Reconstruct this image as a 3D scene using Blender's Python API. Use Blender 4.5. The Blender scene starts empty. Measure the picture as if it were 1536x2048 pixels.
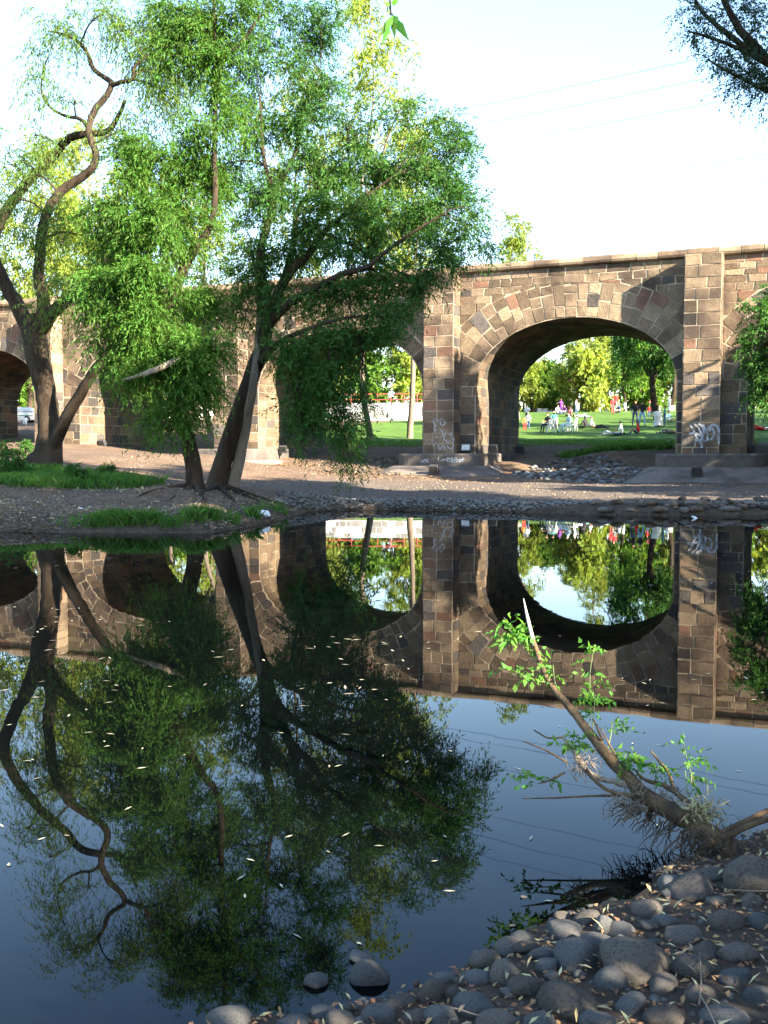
import bpy, bmesh, math, random
import numpy as np
from mathutils import Vector, Matrix
R = math.radians
random.seed(7); RNG = np.random.default_rng(7)
scene = bpy.context.scene
COL = scene.collection

# ---------------------------------------------------------------- camera
H, PITCH, FPX = 1.6, R(3.42), 35 / 36 * 2048
cam_d = bpy.data.cameras.new('camera'); cam = bpy.data.objects.new('camera', cam_d); COL.objects.link(cam)
cam.location = (0, 0, H); cam.rotation_euler = (R(90) - PITCH, 0, 0)
cam_d.sensor_fit = 'VERTICAL'; cam_d.sensor_height = 36; cam_d.lens = 35
cam_d.clip_start = 0.05; cam_d.clip_end = 4000
scene.camera = cam

# ---------------------------------------------------------------- sky, sun, exposure
SUN_EL = R(24.5)
SUN_H = Vector((0.759, -0.651, 0)).normalized()          # horizontal direction towards the sun
SUN_DIR = (SUN_H * math.cos(SUN_EL) + Vector((0, 0, math.sin(SUN_EL)))).normalized()
w = bpy.data.worlds.new('World'); scene.world = w; w.use_nodes = True
nt = w.node_tree; nt.nodes.clear()
sky = nt.nodes.new('ShaderNodeTexSky'); sky.sky_type = 'NISHITA'; sky.sun_disc = False
sky.sun_elevation = SUN_EL; sky.sun_rotation = math.atan2(SUN_H.x, SUN_H.y)
sky.altitude = 0; sky.air_density = 1.15; sky.dust_density = 0.6; sky.ozone_density = 2.2
bg = nt.nodes.new('ShaderNodeBackground'); bg.inputs[1].default_value = 0.082
wo = nt.nodes.new('ShaderNodeOutputWorld')
nt.links.new(sky.outputs[0], bg.inputs[0]); nt.links.new(bg.outputs[0], wo.inputs[0])
sun_d = bpy.data.lights.new('sun', 'SUN'); sun = bpy.data.objects.new('sun', sun_d); COL.objects.link(sun)
sun_d.energy = 5.0; sun_d.angle = R(0.5); sun_d.color = (1.0, 0.86, 0.66)
sun.rotation_euler = SUN_DIR.to_track_quat('Z', 'Y').to_euler(); sun.location = SUN_DIR * 60
scene.view_settings.view_transform = 'Standard'; scene.view_settings.look = 'None'
scene.view_settings.gamma = 1.0; scene.view_settings.use_curve_mapping = False
scene.view_settings.exposure = 3.05
scene.cycles.max_bounces = 6; scene.cycles.transparent_max_bounces = 6
scene.cycles.diffuse_bounces = 3; scene.cycles.glossy_bounces = 3; scene.cycles.transmission_bounces = 3
scene.cycles.caustics_reflective = False; scene.cycles.caustics_refractive = False
scene.cycles.use_denoising = True

# ---------------------------------------------------------------- picture -> place (measuring the photograph)
_cp, _sp = math.cos(PITCH), math.sin(PITCH)
def ray(px, py):
    a, b = (px - 768) / FPX, (1024 - py) / FPX
    return Vector((a, _cp + b * _sp, -_sp + b * _cp))
def at(px, py, Y):
    r = ray(px, py); return Vector((r.x * Y / r.y, Y, H + r.z * Y / r.y))
def atz(px, py, z):
    r = ray(px, py); s = (z - H) / r.z; return Vector((r.x * s, r.y * s, z))
def project(p):
    d = Vector(p) - Vector((0, 0, H)); f = d.y * _cp - d.z * _sp
    if f < 0.05: return None
    return 768 + FPX * d.x / f, 1024 - FPX * (d.y * _sp + d.z * _cp) / f, f

# ---------------------------------------------------------------- materials
MATS = {}
def mat(name, c1, c2=None, scale=4.0, rough=0.85, bump=0.0, bscale=None, spec=0.3, detail=5.0, c3=None, s3=0.6, metal=0.0,
        translucent=None, tint=False, sheen=0.0, stretch=None, bdist=0.02, objrand=0.0, tmix=.45):
    m = bpy.data.materials.new(name); m.use_nodes = True; n = m.node_tree; L = n.links
    n.nodes.clear(); out = n.nodes.new('ShaderNodeOutputMaterial')
    p = n.nodes.new('ShaderNodeBsdfPrincipled')
    p.inputs['Roughness'].default_value = rough; p.inputs['Metallic'].default_value = metal
    p.inputs['Specular IOR Level'].default_value = spec
    tc = n.nodes.new('ShaderNodeTexCoord'); vec = tc.outputs['Object']
    if objrand or True:
        oi = n.nodes.new('ShaderNodeObjectInfo')
        va = n.nodes.new('ShaderNodeVectorMath'); va.operation = 'ADD'
        L.new(tc.outputs['Object'], va.inputs[0]); L.new(oi.outputs['Location'], va.inputs[1]); vec = va.outputs[0]
    if stretch:
        mp = n.nodes.new('ShaderNodeMapping'); mp.inputs['Scale'].default_value = stretch
        L.new(vec, mp.inputs[0]); vec = mp.outputs[0]
    c2 = c2 or c1
    no = n.nodes.new('ShaderNodeTexNoise'); no.inputs['Scale'].default_value = scale; no.inputs['Detail'].default_value = detail
    no.inputs['Roughness'].default_value = 0.65
    L.new(vec, no.inputs['Vector'])
    rp = n.nodes.new('ShaderNodeMapRange'); rp.inputs[1].default_value = 0.3; rp.inputs[2].default_value = 0.7
    L.new(no.outputs['Fac'], rp.inputs[0])
    mx = n.nodes.new('ShaderNodeMix'); mx.data_type = 'RGBA'
    mx.inputs[6].default_value = (*c1, 1); mx.inputs[7].default_value = (*c2, 1)
    L.new(rp.outputs[0], mx.inputs[0]); colr = mx.outputs[2]
    if c3:
        n3 = n.nodes.new('ShaderNodeTexNoise'); n3.inputs['Scale'].default_value = s3; n3.inputs['Detail'].default_value = 3
        L.new(vec, n3.inputs['Vector'])
        r3 = n.nodes.new('ShaderNodeMapRange'); r3.inputs[1].default_value = 0.45; r3.inputs[2].default_value = 0.65
        L.new(n3.outputs['Fac'], r3.inputs[0])
        m3 = n.nodes.new('ShaderNodeMix'); m3.data_type = 'RGBA'; m3.inputs[7].default_value = (*c3, 1)
        L.new(r3.outputs[0], m3.inputs[0]); L.new(colr, m3.inputs[6]); colr = m3.outputs[2]
    if tint:
        at_ = n.nodes.new('ShaderNodeAttribute'); at_.attribute_name = 'tint'
        hs = n.nodes.new('ShaderNodeHueSaturation')
        rh = n.nodes.new('ShaderNodeMapRange'); rh.inputs[3].default_value = 0.465; rh.inputs[4].default_value = 0.525
        rv = n.nodes.new('ShaderNodeMapRange'); rv.inputs[3].default_value = 0.55; rv.inputs[4].default_value = 1.5
        L.new(at_.outputs['Fac'], rh.inputs[0]); L.new(at_.outputs['Fac'], rv.inputs[0])
        L.new(rh.outputs[0], hs.inputs['Hue']); L.new(rv.outputs[0], hs.inputs['Value'])
        L.new(colr, hs.inputs['Color']); colr = hs.outputs[0]
    if objrand:
        hs = n.nodes.new('ShaderNodeHueSaturation')
        rv = n.nodes.new('ShaderNodeMapRange'); rv.inputs[3].default_value = 1 - objrand; rv.inputs[4].default_value = 1 + objrand
        L.new(oi.outputs['Random'], rv.inputs[0]); L.new(rv.outputs[0], hs.inputs['Value'])
        L.new(colr, hs.inputs['Color']); colr = hs.outputs[0]
    L.new(colr, p.inputs['Base Color'])
    if bump:
        nb = n.nodes.new('ShaderNodeTexNoise'); nb.inputs['Scale'].default_value = bscale or scale * 4; nb.inputs['Detail'].default_value = 6
        nb.inputs['Roughness'].default_value = 0.7
        L.new(vec, nb.inputs['Vector'])
        b = n.nodes.new('ShaderNodeBump'); b.inputs['Strength'].default_value = bump; b.inputs['Distance'].default_value = bdist
        L.new(nb.outputs['Fac'], b.inputs['Height']); L.new(b.outputs[0], p.inputs['Normal'])
    sh = p.outputs[0]
    if translucent:
        t = n.nodes.new('ShaderNodeBsdfTranslucent')
        ml = n.nodes.new('ShaderNodeMix'); ml.data_type = 'RGBA'; ml.blend_type = 'MULTIPLY'; ml.inputs[0].default_value = 1
        ml.inputs[7].default_value = (*translucent, 1); L.new(colr, ml.inputs[6]); L.new(ml.outputs[2], t.inputs['Color'])
        ms = n.nodes.new('ShaderNodeMixShader'); ms.inputs[0].default_value = tmix
        L.new(p.outputs[0], ms.inputs[1]); L.new(t.outputs[0], ms.inputs[2]); sh = ms.outputs[0]
    L.new(sh, out.inputs[0]); MATS[name] = m
    return m

# ---------------------------------------------------------------- mesh helpers
def mesh_from(name, v, f, mats=None, mi=None, smooth=False):
    me = bpy.data.meshes.new(name); me.from_pydata([tuple(x) for x in v], [], f); 
    for m in (mats or []): me.materials.append(m)
    if mi is not None: me.polygons.foreach_set('material_index', mi)
    if smooth: me.polygons.foreach_set('use_smooth', [True] * len(me.polygons))
    me.update(); return me
def link(name, me, parent=None, loc=None, label=None, cat=None, group=None, kind=None):
    o = bpy.data.objects.new(name, me); COL.objects.link(o)
    if loc is not None: o.location = loc
    if parent is not None:
        o.parent = parent
    if label: o['label'] = label
    if cat: o['category'] = cat
    if group: o['group'] = group
    if kind: o['kind'] = kind
    return o
def root(name, loc, label, cat, group=None, rz=0.0):
    o = link(name, None, None, loc, label, cat, group); o.rotation_euler.z = rz; o.empty_display_size = 0.2
    return o
class MB:
    """collects shapes of ONE part"""
    def __init__(s): s.v = []; s.f = []; s.m = []
    def add(s, v, f, m=0):
        o = len(s.v); s.v += [tuple(x) for x in v]; s.f += [tuple(i + o for i in q) for q in f]; s.m += [m] * len(f)
    def box(s, c, d, rot=None, m=0, taper=1.0):
        x, y, z = [a / 2 for a in d]
        vs = [Vector((sx * x * (taper if sz > 0 else 1), sy * y * (taper if sz > 0 else 1), sz * z)) for sz in (-1, 1) for sy in (-1, 1) for sx in (-1, 1)]
        if rot is not None: vs = [rot @ q for q in vs]
        vs = [q + Vector(c) for q in vs]
        s.add(vs, [(0, 2, 3, 1), (4, 5, 7, 6), (0, 1, 5, 4), (2, 6, 7, 3), (0, 4, 6, 2), (1, 3, 7, 5)], m)
    def tube(s, pts, rad, n=8, cap=True, m=0):
        v, f = tube(pts, rad, n, cap); s.add(v, f, m)
    def build(s, name, mats, parent=None, loc=None, smooth=False, rel=None, **k):
        if rel is not None: s.v = [(a[0] - rel[0], a[1] - rel[1], a[2] - rel[2]) for a in s.v]
        if not isinstance(mats, (list, tuple)): mats = [mats]
        return link(name, mesh_from(name, s.v, s.f, mats, s.m, smooth), parent, loc, **k)
def tube(pts, rad, n=8, cap=True):
    pts = [Vector(p) for p in pts]
    if not isinstance(rad, (list, tuple, np.ndarray)): rad = [rad] * len(pts)
    v, f = [], []; prev = None
    for i, p in enumerate(pts):
        t = (pts[min(i + 1, len(pts) - 1)] - pts[max(i - 1, 0)])
        t = t.normalized() if t.length > 1e-9 else Vector((0, 0, 1))
        if prev is None: a = t.orthogonal().normalized()
        else:
            a = prev - t * prev.dot(t)
            a = a.normalized() if a.length > 1e-6 else t.orthogonal().normalized()
        prev = a; b = t.cross(a)
        for k in range(n):
            g = 2 * math.pi * k / n; v.append(p + (a * math.cos(g) + b * math.sin(g)) * rad[i])
    for i in range(len(pts) - 1):
        for k in range(n):
            k2 = (k + 1) % n; f.append((i * n + k, i * n + k2, (i + 1) * n + k2, (i + 1) * n + k))
    if cap:
        f.append(tuple(range(n))[::-1]); f.append(tuple(range((len(pts) - 1) * n, len(pts) * n)))
    return v, f
def spline(pts, sub=4, wob=0.0, rnd=random):
    """Catmull-Rom through (point, radius) pairs"""
    P = [Vector(p[0]) for p in pts]; r = [p[1] for p in pts]; o, q = [], []
    for i in range(len(P) - 1):
        p0, p1, p2, p3 = P[max(i - 1, 0)], P[i], P[i + 1], P[min(i + 2, len(P) - 1)]
        for k in range(sub):
            t = k / sub
            x = 0.5 * ((2 * p1) + (p2 - p0) * t + (2 * p0 - 5 * p1 + 4 * p2 - p3) * t * t + (3 * p1 - p0 - 3 * p2 + p3) * t ** 3)
            if wob and (i or k): x = x + Vector((rnd.gauss(0, 1), rnd.gauss(0, 1), rnd.gauss(0, 1))) * wob * r[i]
            o.append(x); q.append(r[i] + (r[i + 1] - r[i]) * t)
    o.append(P[-1]); q.append(r[-1]); return o, q
def np_mesh(name, V, F, mats, tint=None, smooth=False):
    """V (n,3), F (m,k) numpy"""
    me = bpy.data.meshes.new(name); k = F.shape[1]
    me.vertices.add(len(V)); me.vertices.foreach_set('co', V.astype(np.float32).ravel())
    me.loops.add(F.size); me.loops.foreach_set('vertex_index', F.astype(np.int32).ravel())
    me.polygons.add(len(F)); me.polygons.foreach_set('loop_start', np.arange(0, F.size, k, dtype=np.int32))
    me.update(calc_edges=True)
    if tint is not None:
        a = me.attributes.new('tint', 'FLOAT', 'FACE'); a.data.foreach_set('value', tint.astype(np.float32))
    for m in (mats if isinstance(mats, (list, tuple)) else [mats]): me.materials.append(m)
    if smooth: me.polygons.foreach_set('use_smooth', np.ones(len(F), dtype=bool))
    me.validate(); return me
def fnoise(x, y, seed=0, oct=4):
    """cheap smooth value noise, numpy arrays"""
    r = np.random.default_rng(seed); T = r.random((64, 64)); out = np.zeros_like(np.asarray(x, float)); a = 1.0; tot = 0
    for o in range(oct):
        xx = np.asarray(x) * 2 ** o + 13.7 * o; yy = np.asarray(y) * 2 ** o + 7.3 * o
        i = np.floor(xx).astype(int); j = np.floor(yy).astype(int); fx = xx - i; fy = yy - j
        fx = fx * fx * (3 - 2 * fx); fy = fy * fy * (3 - 2 * fy)
        g = lambda a_, b_: T[a_ % 64, b_ % 64]
        out = out + a * ((g(i, j) * (1 - fx) + g(i + 1, j) * fx) * (1 - fy) + (g(i, j + 1) * (1 - fx) + g(i + 1, j + 1) * fx) * fy)
        tot += a; a *= 0.5
    return out / tot - 0.5
# ================================================================ the setting: ground, water
BE = Vector((0.9232, -0.3843, 0)); BN = Vector((0.3843, 0.9232, 0)); BP = Vector((3.27, 49.6, 0))   # bridge: along, away, origin
def W(u, v, z): return BP + BE * u + BN * v + Vector((0, 0, z))
near_px = [(300, 2075), (470, 2035), (620, 2025), (760, 1995), (850, 1965), (930, 1935), (965, 1895), (1085, 1850), (1180, 1815), (1265, 1800),
           (1300, 1755), (1335, 1735), (1400, 1705), (1536, 1660)]
far_px = [(1536, 1030), (1400, 1032), (1200, 1030), (1000, 1024), (860, 1021), (700, 1020), (610, 1024), (560, 1040), (480, 1056), (420, 1066), (300, 1066),
          (200, 1066), (100, 1064), (0, 1062)]
shore = [tuple(atz(x, y, 0).xy) for x, y in near_px] + [(2.6, 4.75), (5.2, 5.6), (10, 8.5), (18, 13), (26, 19), (24, 24.5), (17, 26.5)]
shore += [tuple(atz(x, y, 0).xy) for x, y in far_px] + [(-14, 20.6), (-25, 21), (-60, 19), (-60, -6), (-14, -1.5), (-5, 0.2), (-2.0, 1.45)]
SH = np.array(shore)
def pond_dist(x, y):
    """signed distance to the pond's edge, positive on land"""
    x = np.asarray(x, float); y = np.asarray(y, float); d = np.full(x.shape, 1e9); ins = np.zeros(x.shape, bool)
    for i in range(len(SH)):
        a = SH[i]; b = SH[(i + 1) % len(SH)]; ab = b - a
        t = np.clip(((x - a[0]) * ab[0] + (y - a[1]) * ab[1]) / (ab @ ab), 0, 1)
        d = np.minimum(d, np.hypot(x - a[0] - t * ab[0], y - a[1] - t * ab[1]))
        c = (a[1] > y) != (b[1] > y)
        xi = a[0] + (y - a[1]) / (b[1] - a[1] + 1e-12) * ab[0]
        ins ^= c & (x < xi)
    return np.where(ins, -d, d)
def uv_of(x, y):
    return (x - BP.x) * BE.x + (y - BP.y) * BE.y, (x - BP.x) * BN.x + (y - BP.y) * BN.y
CTRL = np.array([  # x, y, z : what the far bank's levels measure to
    (-11.5, 31.5, 1.02), (-14, 33, 1.2), (-18, 30, 1.15), (-10, 27, .75), (-6.5, 26, .62), (-4.9, 26, .82), (-3.9, 26, .84), (-2.8, 25.6, .6), (-1.6, 25, .22), (-9, 23.5, .38), (-14, 23.5, .42), (-6, 22.8, .34),
    (-24, 25, .8), (-30, 32, 1.5), (-40, 40, 2), (-12, 44, 1.5), (-16, 50, 1.75), (-10, 50, 1.5), (-7, 42, 1.1), (-4, 36, .55), (0, 30, .22), (5, 30, .2), (10, 30, .22), (14, 31, .3), (18, 30, .8),
    (2, 36, .26), (8, 36, .22), (13, 37, .35), (20, 36, 1.2), (4, 43, .32), (10, 42, .3), (15, 41, .35), (0, 44, .45), (-3, 45, .6), (-5, 52, .9), (-3, 55, 1.25), (7, 47, .55), (9.5, 46.5, .75), (11.5, 46, .85), (14, 45, .5), (22, 42, 1.3),
    (9, 52, 1.35), (12, 50.5, 1.7), (6, 52, 1.2), (14.5, 50.5, 1.7), (-8, 56, 1.6), (-20, 56, 2.1), (-30, 60, 2.4), (30, 45, 1.9), (35, 30, 1.8), (30, 12, 1.5), (15, 4, 1.0), (6, 2, .5), (2.5, 2.5, .32), (1.2, 3.1, .2), (0, 0, .12), (4, 4.2, .3), (-6, -4, .5), (-30, -15, 1.5)])
def height(x, y):
    x = np.asarray(x, float); y = np.asarray(y, float)
    wsum = np.zeros(x.shape); zs = np.zeros(x.shape)
    for cx, cy, cz in CTRL:
        wt = 1.0 / (((x - cx) ** 2 + (y - cy) ** 2) + 0.35) ** 1.9
        wsum += wt; zs += wt * cz
    b = zs / wsum
    u, v = uv_of(x, y)
    lawn = 2.05 + np.clip(v - 8.5, 0, 45) * 0.081 + np.clip(v - 53, 0, 400) * 0.02
    lawn = lawn + np.clip((-u - 8), 0, 30) * 0.03
    k = np.clip((v - 3.5) / 6.0, 0, 1); k = k * k * (3 - 2 * k)
    b = b * (1 - k) + lawn * k
    b = b + 0.14 * fnoise(x * 0.35, y * 0.35, 1) * np.clip(b * 2, 0, 1) + 0.10 * fnoise(x * 1.3, y * 1.3, 2)
    d = pond_dist(x, y)
    near = y < 9
    bank = np.where(near, 0.02 + 0.14 * np.clip(d, 0, None) ** 0.8, 0.03 + 0.33 * np.clip(d, 0, None) ** 0.75)
    sm = 0.08
    out = -sm * np.log(np.exp(-np.clip(b, -5, 8) / sm) + np.exp(-np.clip(bank, -5, 8) / sm) + 1e-300)
    out = np.where(bank > b + 0.6, b, out)
    out = out + np.where(near, 0.03 * fnoise(x * 6, y * 6, 5), 0)
    return np.where(d > 0, np.maximum(out, 0.006), -np.clip(0.02 + 0.3 * -d, 0, 1.3) + 0.02 * fnoise(x * 2, y * 2, 3))
def hz(x, y): return float(height(np.array([x]), np.array([y]))[0])
def ground_at(px, py):
    """where the line of sight through a pixel meets the ground"""
    r = ray(px, py); s = np.concatenate([np.arange(1.5, 12, .02), np.arange(12, 130, .1)]); s = s / r.y
    zz = H + r.z * s; hh = np.maximum(height(r.x * s, r.y * s), 0); i = np.argmax(zz <= hh)
    if zz[i] > hh[i]: i = len(s) - 1
    return Vector((r.x * s[i], r.y * s[i], hh[i]))

mat('plain_dark', (.02, .02, .022), (.035, .035, .035), 20, .6)
def ground_material():
    m = bpy.data.materials.new('ground_soil'); m.use_nodes = True; n = m.node_tree; L = n.links; p = n.nodes['Principled BSDF']
    p.inputs['Roughness'].default_value = .95; p.inputs['Specular IOR Level'].default_value = .15
    tc = n.nodes.new('ShaderNodeTexCoord')
    def noise(s, d=5, r=.6):
        a = n.nodes.new('ShaderNodeTexNoise'); a.inputs['Scale'].default_value = s; a.inputs['Detail'].default_value = d; a.inputs['Roughness'].default_value = r
        L.new(tc.outputs['Object'], a.inputs['Vector']); return a.outputs['Fac']
    def mr(x, a, b):
        r = n.nodes.new('ShaderNodeMapRange'); r.inputs[1].default_value = a; r.inputs[2].default_value = b; L.new(x, r.inputs[0]); return r.outputs[0]
    def mix(f, c1, c2):
        k = n.nodes.new('ShaderNodeMix'); k.data_type = 'RGBA'
        for i, c in ((6, c1), (7, c2)):
            if isinstance(c, tuple): k.inputs[i].default_value = (*c, 1)
            else: L.new(c, k.inputs[i])
        L.new(f, k.inputs[0]); return k.outputs[2]
    def attr(nm):
        a = n.nodes.new('ShaderNodeAttribute'); a.attribute_name = nm; return a.outputs['Fac']
    dirt = mix(mr(noise(1.3), .35, .65), (.115, .078, .055), (.18, .125, .09))
    dirt = mix(mr(noise(9, 8, .8), .42, .62), dirt, (.07, .05, .036))
    grav = mix(mr(noise(9, 8, .8), .35, .62), (.06, .05, .043), (.125, .102, .086))
    grass = mix(mr(noise(.5, 6), .35, .65), (.055, .12, .018), (.095, .165, .028))
    grass = mix(mr(noise(12, 6, .8), .4, .7), grass, (.035, .075, .013))
    mud = mix(mr(noise(7, 7, .8), .4, .6), (.034, .026, .018), (.088, .066, .046))
    def edge(nm, s, w=.5):
        ad = n.nodes.new('ShaderNodeMath'); ad.operation = 'MULTIPLY_ADD'; L.new(noise(s, 6, .7), ad.inputs[0]); ad.inputs[1].default_value = w; L.new(attr(nm), ad.inputs[2])
        return mr(ad.outputs[0], .5 + w / 2 - .12, .5 + w / 2 + .12)
    c = mix(edge('gravel', 1.5), dirt, grav); c = mix(edge('mud', 2.5), c, mud); c = mix(edge('grass', 1.1), c, grass)
    L.new(c, p.inputs['Base Color'])
    b = n.nodes.new('ShaderNodeBump'); b.inputs['Strength'].default_value = .7; b.inputs['Distance'].default_value = .06
    L.new(noise(16, 8, .75), b.inputs['Height'])
    b2 = n.nodes.new('ShaderNodeBump'); b2.inputs['Strength'].default_value = .9; b2.inputs['Distance'].default_value = .012
    L.new(noise(75, 8, .8), b2.inputs['Height']); L.new(b.outputs[0], b2.inputs['Normal']); L.new(b2.outputs[0], p.inputs['Normal'])
    return m
def lines(parts):
    o = []
    for a, b, s in parts: o += list(np.arange(a, b, s))
    return np.array(o + [parts[-1][1]])
gx = lines([(-1500, -200, 130), (-200, -70, 8), (-70, -32, 1.2), (-32, -3, .3), (-3, 5, .09), (5, 30, .3), (30, 80, 1.6), (80, 240, 10), (240, 1500, 130)])
gy = lines([(-200, -20, 12), (-20, 1, .8), (1, 7, .09), (7, 20, .6), (20, 32, .16), (32, 64, .3), (64, 120, .8), (120, 260, 8), (260, 2500, 140)])
GX, GY = np.meshgrid(gx, gy); GZ = height(GX, GY)
nx, ny = len(gx), len(gy)
idx = np.arange(nx * ny).reshape(ny, nx)
F = np.stack([idx[:-1, :-1], idx[:-1, 1:], idx[1:, 1:], idx[1:, :-1]], -1).reshape(-1, 4)
me = np_mesh('ground', np.stack([GX, GY, GZ], -1).reshape(-1, 3), F, ground_material(), smooth=True)
gu, gv = uv_of(GX, GY); gd = pond_dist(GX, GY)
def ell(cx, cy, rx, ry, soft=.5): return np.clip(1.5 - np.hypot((GX - cx) / rx, (GY - cy) / ry) , 0, 1)
grass_w = np.clip((gv - 8.4 - 1.2 * fnoise(GX * .3, GY * .3, 9)) / 1.5, 0, 1)
grass_w = np.where((gv > 50), np.clip(1.6 - (gv - 44) / 12, .2, 1), grass_w)                     # bare park floor under the far trees
grass_w = np.where(gu < -14, grass_w * np.clip(1 - (-14 - gu) / 6, 0, 1), grass_w)
gn = 1.6 * fnoise(GX * .5, GY * .6, 62, 4) - .35
grass_w = np.maximum(grass_w, np.clip(ell(-12, 28.3, 5.0, 2.6) + gn, 0, 1)); grass_w = np.maximum(grass_w, np.clip(ell(-22, 30, 7, 4) + gn, 0, 1))
grass_w = np.maximum(grass_w, .9 * ell(12.5, 51, 2.2, 1.2)); grass_w = np.maximum(grass_w, .8 * ell(10, 51.6, 1.0, .9))
grav_w = np.clip(ell(6, 33, 11, 8), 0, 1) * (GY > 27) * (gv < -.5)
grav_w = np.maximum(grav_w, (GY < 9) * (gd > 0) * .55)
mud_w = np.maximum(ell(8.6, 46.5, 2.3, 2.2), np.clip(1.15 - gd / 1.6, 0, 1) * (GY > 9))
mud_w = np.maximum(mud_w, np.clip(1.1 - gd / 2.5, 0, 1) * (GX < -1) * (GY > 9) * .62)
mud_w = np.maximum(mud_w, (gd < 0) * 1.0); mud_w = np.maximum(mud_w, (GY < 9) * .5); mud_w = np.maximum(mud_w, ell(0, 53.5, 2.2, 2.4) * .9)
for nm, a in (('grass', grass_w), ('gravel', grav_w), ('mud', mud_w)):
    at_ = me.attributes.new(nm, 'FLOAT', 'POINT'); at_.data.foreach_set('value', np.clip(a, 0, 1).astype(np.float32).ravel())
ground = link('ground', me, kind='structure')

def water_material():
    m = bpy.data.materials.new('pond_water'); m.use_nodes = True; n = m.node_tree; L = n.links; p = n.nodes['Principled BSDF']
    p.inputs['Base Color'].default_value = (.001, .0016, .0018, 1); p.inputs['Roughness'].default_value = .012; p.inputs['IOR'].default_value = 1.24
    p.inputs['Specular IOR Level'].default_value = .5; p.inputs['Specular Tint'].default_value = (.4, .7, 1, 1)
    tc = n.nodes.new('ShaderNodeTexCoord'); mp = n.nodes.new('ShaderNodeMapping'); mp.inputs['Scale'].default_value = (1, 1, 1); L.new(tc.outputs['Object'], mp.inputs[0])
    a = n.nodes.new('ShaderNodeTexNoise'); a.inputs['Scale'].default_value = 1.6; a.inputs['Detail'].default_value = 2; L.new(mp.outputs[0], a.inputs['Vector'])
    b = n.nodes.new('ShaderNodeBump'); b.inputs['Strength'].default_value = .07; b.inputs['Distance'].default_value = .008
    L.new(a.outputs['Fac'], b.inputs['Height']); L.new(b.outputs[0], p.inputs['Normal'])
    return m
wm = MB(); wm.add([(-62, -8, 0), (32, -8, 0), (32, 32, 0), (-62, 32, 0)], [(0, 1, 2, 3)])
water = wm.build('pond_water', water_material(), kind='structure')
# ================================================================ the stone bridge
ZS, RISE, ZTOP, THICK, PROJ = 4.85, 3.1, 10.3, 8.2, 0.95
ARCHES = [(-47.6, -38.2), (-35.0, -25.5), (-22.75, -13.4), (-10.85, -1.45), (1.32, 10.85), (13.86, 23.2), (26.2, 35.6)]
PILS = [(-37.7, -36.2), (-25.3, -23.95), (-13.05, -11.5), (-1.05, .5), (11.2, 12.78), (23.8, 25.4)]
U0, U1 = -60.0, 48.0
mat('mortar', (.31, .25, .175), (.45, .37, .27), 5, .95, .5, 30, .15, c3=(.14, .11, .08), s3=.9)
STONE = [mat('stone_brown', (.115, .083, .055), (.20, .147, .10), 7, .92, 1.0, 13, .2, c3=(.065, .048, .038), s3=.55, bdist=.03, objrand=.36),
         mat('stone_tan', (.175, .13, .085), (.27, .205, .138), 7, .92, 1.0, 13, .2, c3=(.085, .062, .045), s3=.55, bdist=.03, objrand=.36),
         mat('stone_red', (.15, .082, .054), (.22, .128, .085), 7, .92, 1.0, 13, .2, c3=(.10, .058, .042), s3=.55, bdist=.03, objrand=.2),
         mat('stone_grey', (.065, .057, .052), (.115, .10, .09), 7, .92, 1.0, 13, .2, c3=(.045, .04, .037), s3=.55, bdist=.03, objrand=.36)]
mat('concrete', (.12, .10, .088), (.18, .152, .132), 4, .93, .5, 25, .2, c3=(.08, .068, .06), s3=.8)
mat('plinth_stone', (.07, .062, .058), (.12, .105, .095), 5, .9, .7, 18, .2, c3=(.06, .055, .05), s3=1.0)
bridge = root('stone_bridge', W(0, 0, 0), 'long brown stone bridge with round arches and pilasters behind the pond', 'bridge')
B0 = bridge.location.copy()
def zarch(u, a):
    c, h = (a[0] + a[1]) / 2, (a[1] - a[0]) / 2
    return ZS + RISE * math.sqrt(max(0, 1 - ((u - c) / h) ** 2))
# body: one wall with the arches cut through it
wb = MB(); us = {U0, U1}
for a in ARCHES:
    c, h = (a[0] + a[1]) / 2, (a[1] - a[0]) / 2
    us |= {a[0], a[1]} | {c + h * math.cos(math.pi * k / 36) for k in range(1, 36)}
us = sorted(us)
for i in range(len(us) - 1):
    p, q = us[i], us[i + 1]; m = (p + q) / 2
    ar = next((a for a in ARCHES if a[0] < m < a[1]), None)
    zp, zq = (zarch(p, ar), zarch(q, ar)) if ar else (-.6, -.6)
    for v in (0, THICK):
        k = [W(p, v, zp), W(q, v, zq), W(q, v, ZTOP), W(p, v, ZTOP)]
        wb.add(k, [(0, 1, 2, 3) if v == 0 else (3, 2, 1, 0)])
    wb.add([W(p, 0, zp), W(p, THICK, zp), W(q, THICK, zq), W(q, 0, zq)], [(0, 1, 2, 3)])
    wb.add([W(p, 0, ZTOP), W(q, 0, ZTOP), W(q, THICK, ZTOP), W(p, THICK, ZTOP)], [(0, 1, 2, 3)])
for a in ARCHES:
    wb.add([W(a[0], 0, -.6), W(a[0], 0, ZS), W(a[0], THICK, ZS), W(a[0], THICK, -.6)], [(0, 1, 2, 3)])
    wb.add([W(a[1], 0, -.6), W(a[1], THICK, -.6), W(a[1], THICK, ZS), W(a[1], 0, ZS)], [(0, 1, 2, 3)])
for u in (U0, U1): wb.add([W(u, 0, -.6), W(u, THICK, -.6), W(u, THICK, ZTOP), W(u, 0, ZTOP)], [(0, 1, 2, 3)])
wb.build('wall', MATS['mortar'], bridge, (0, 0, 0), rel=B0)
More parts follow.
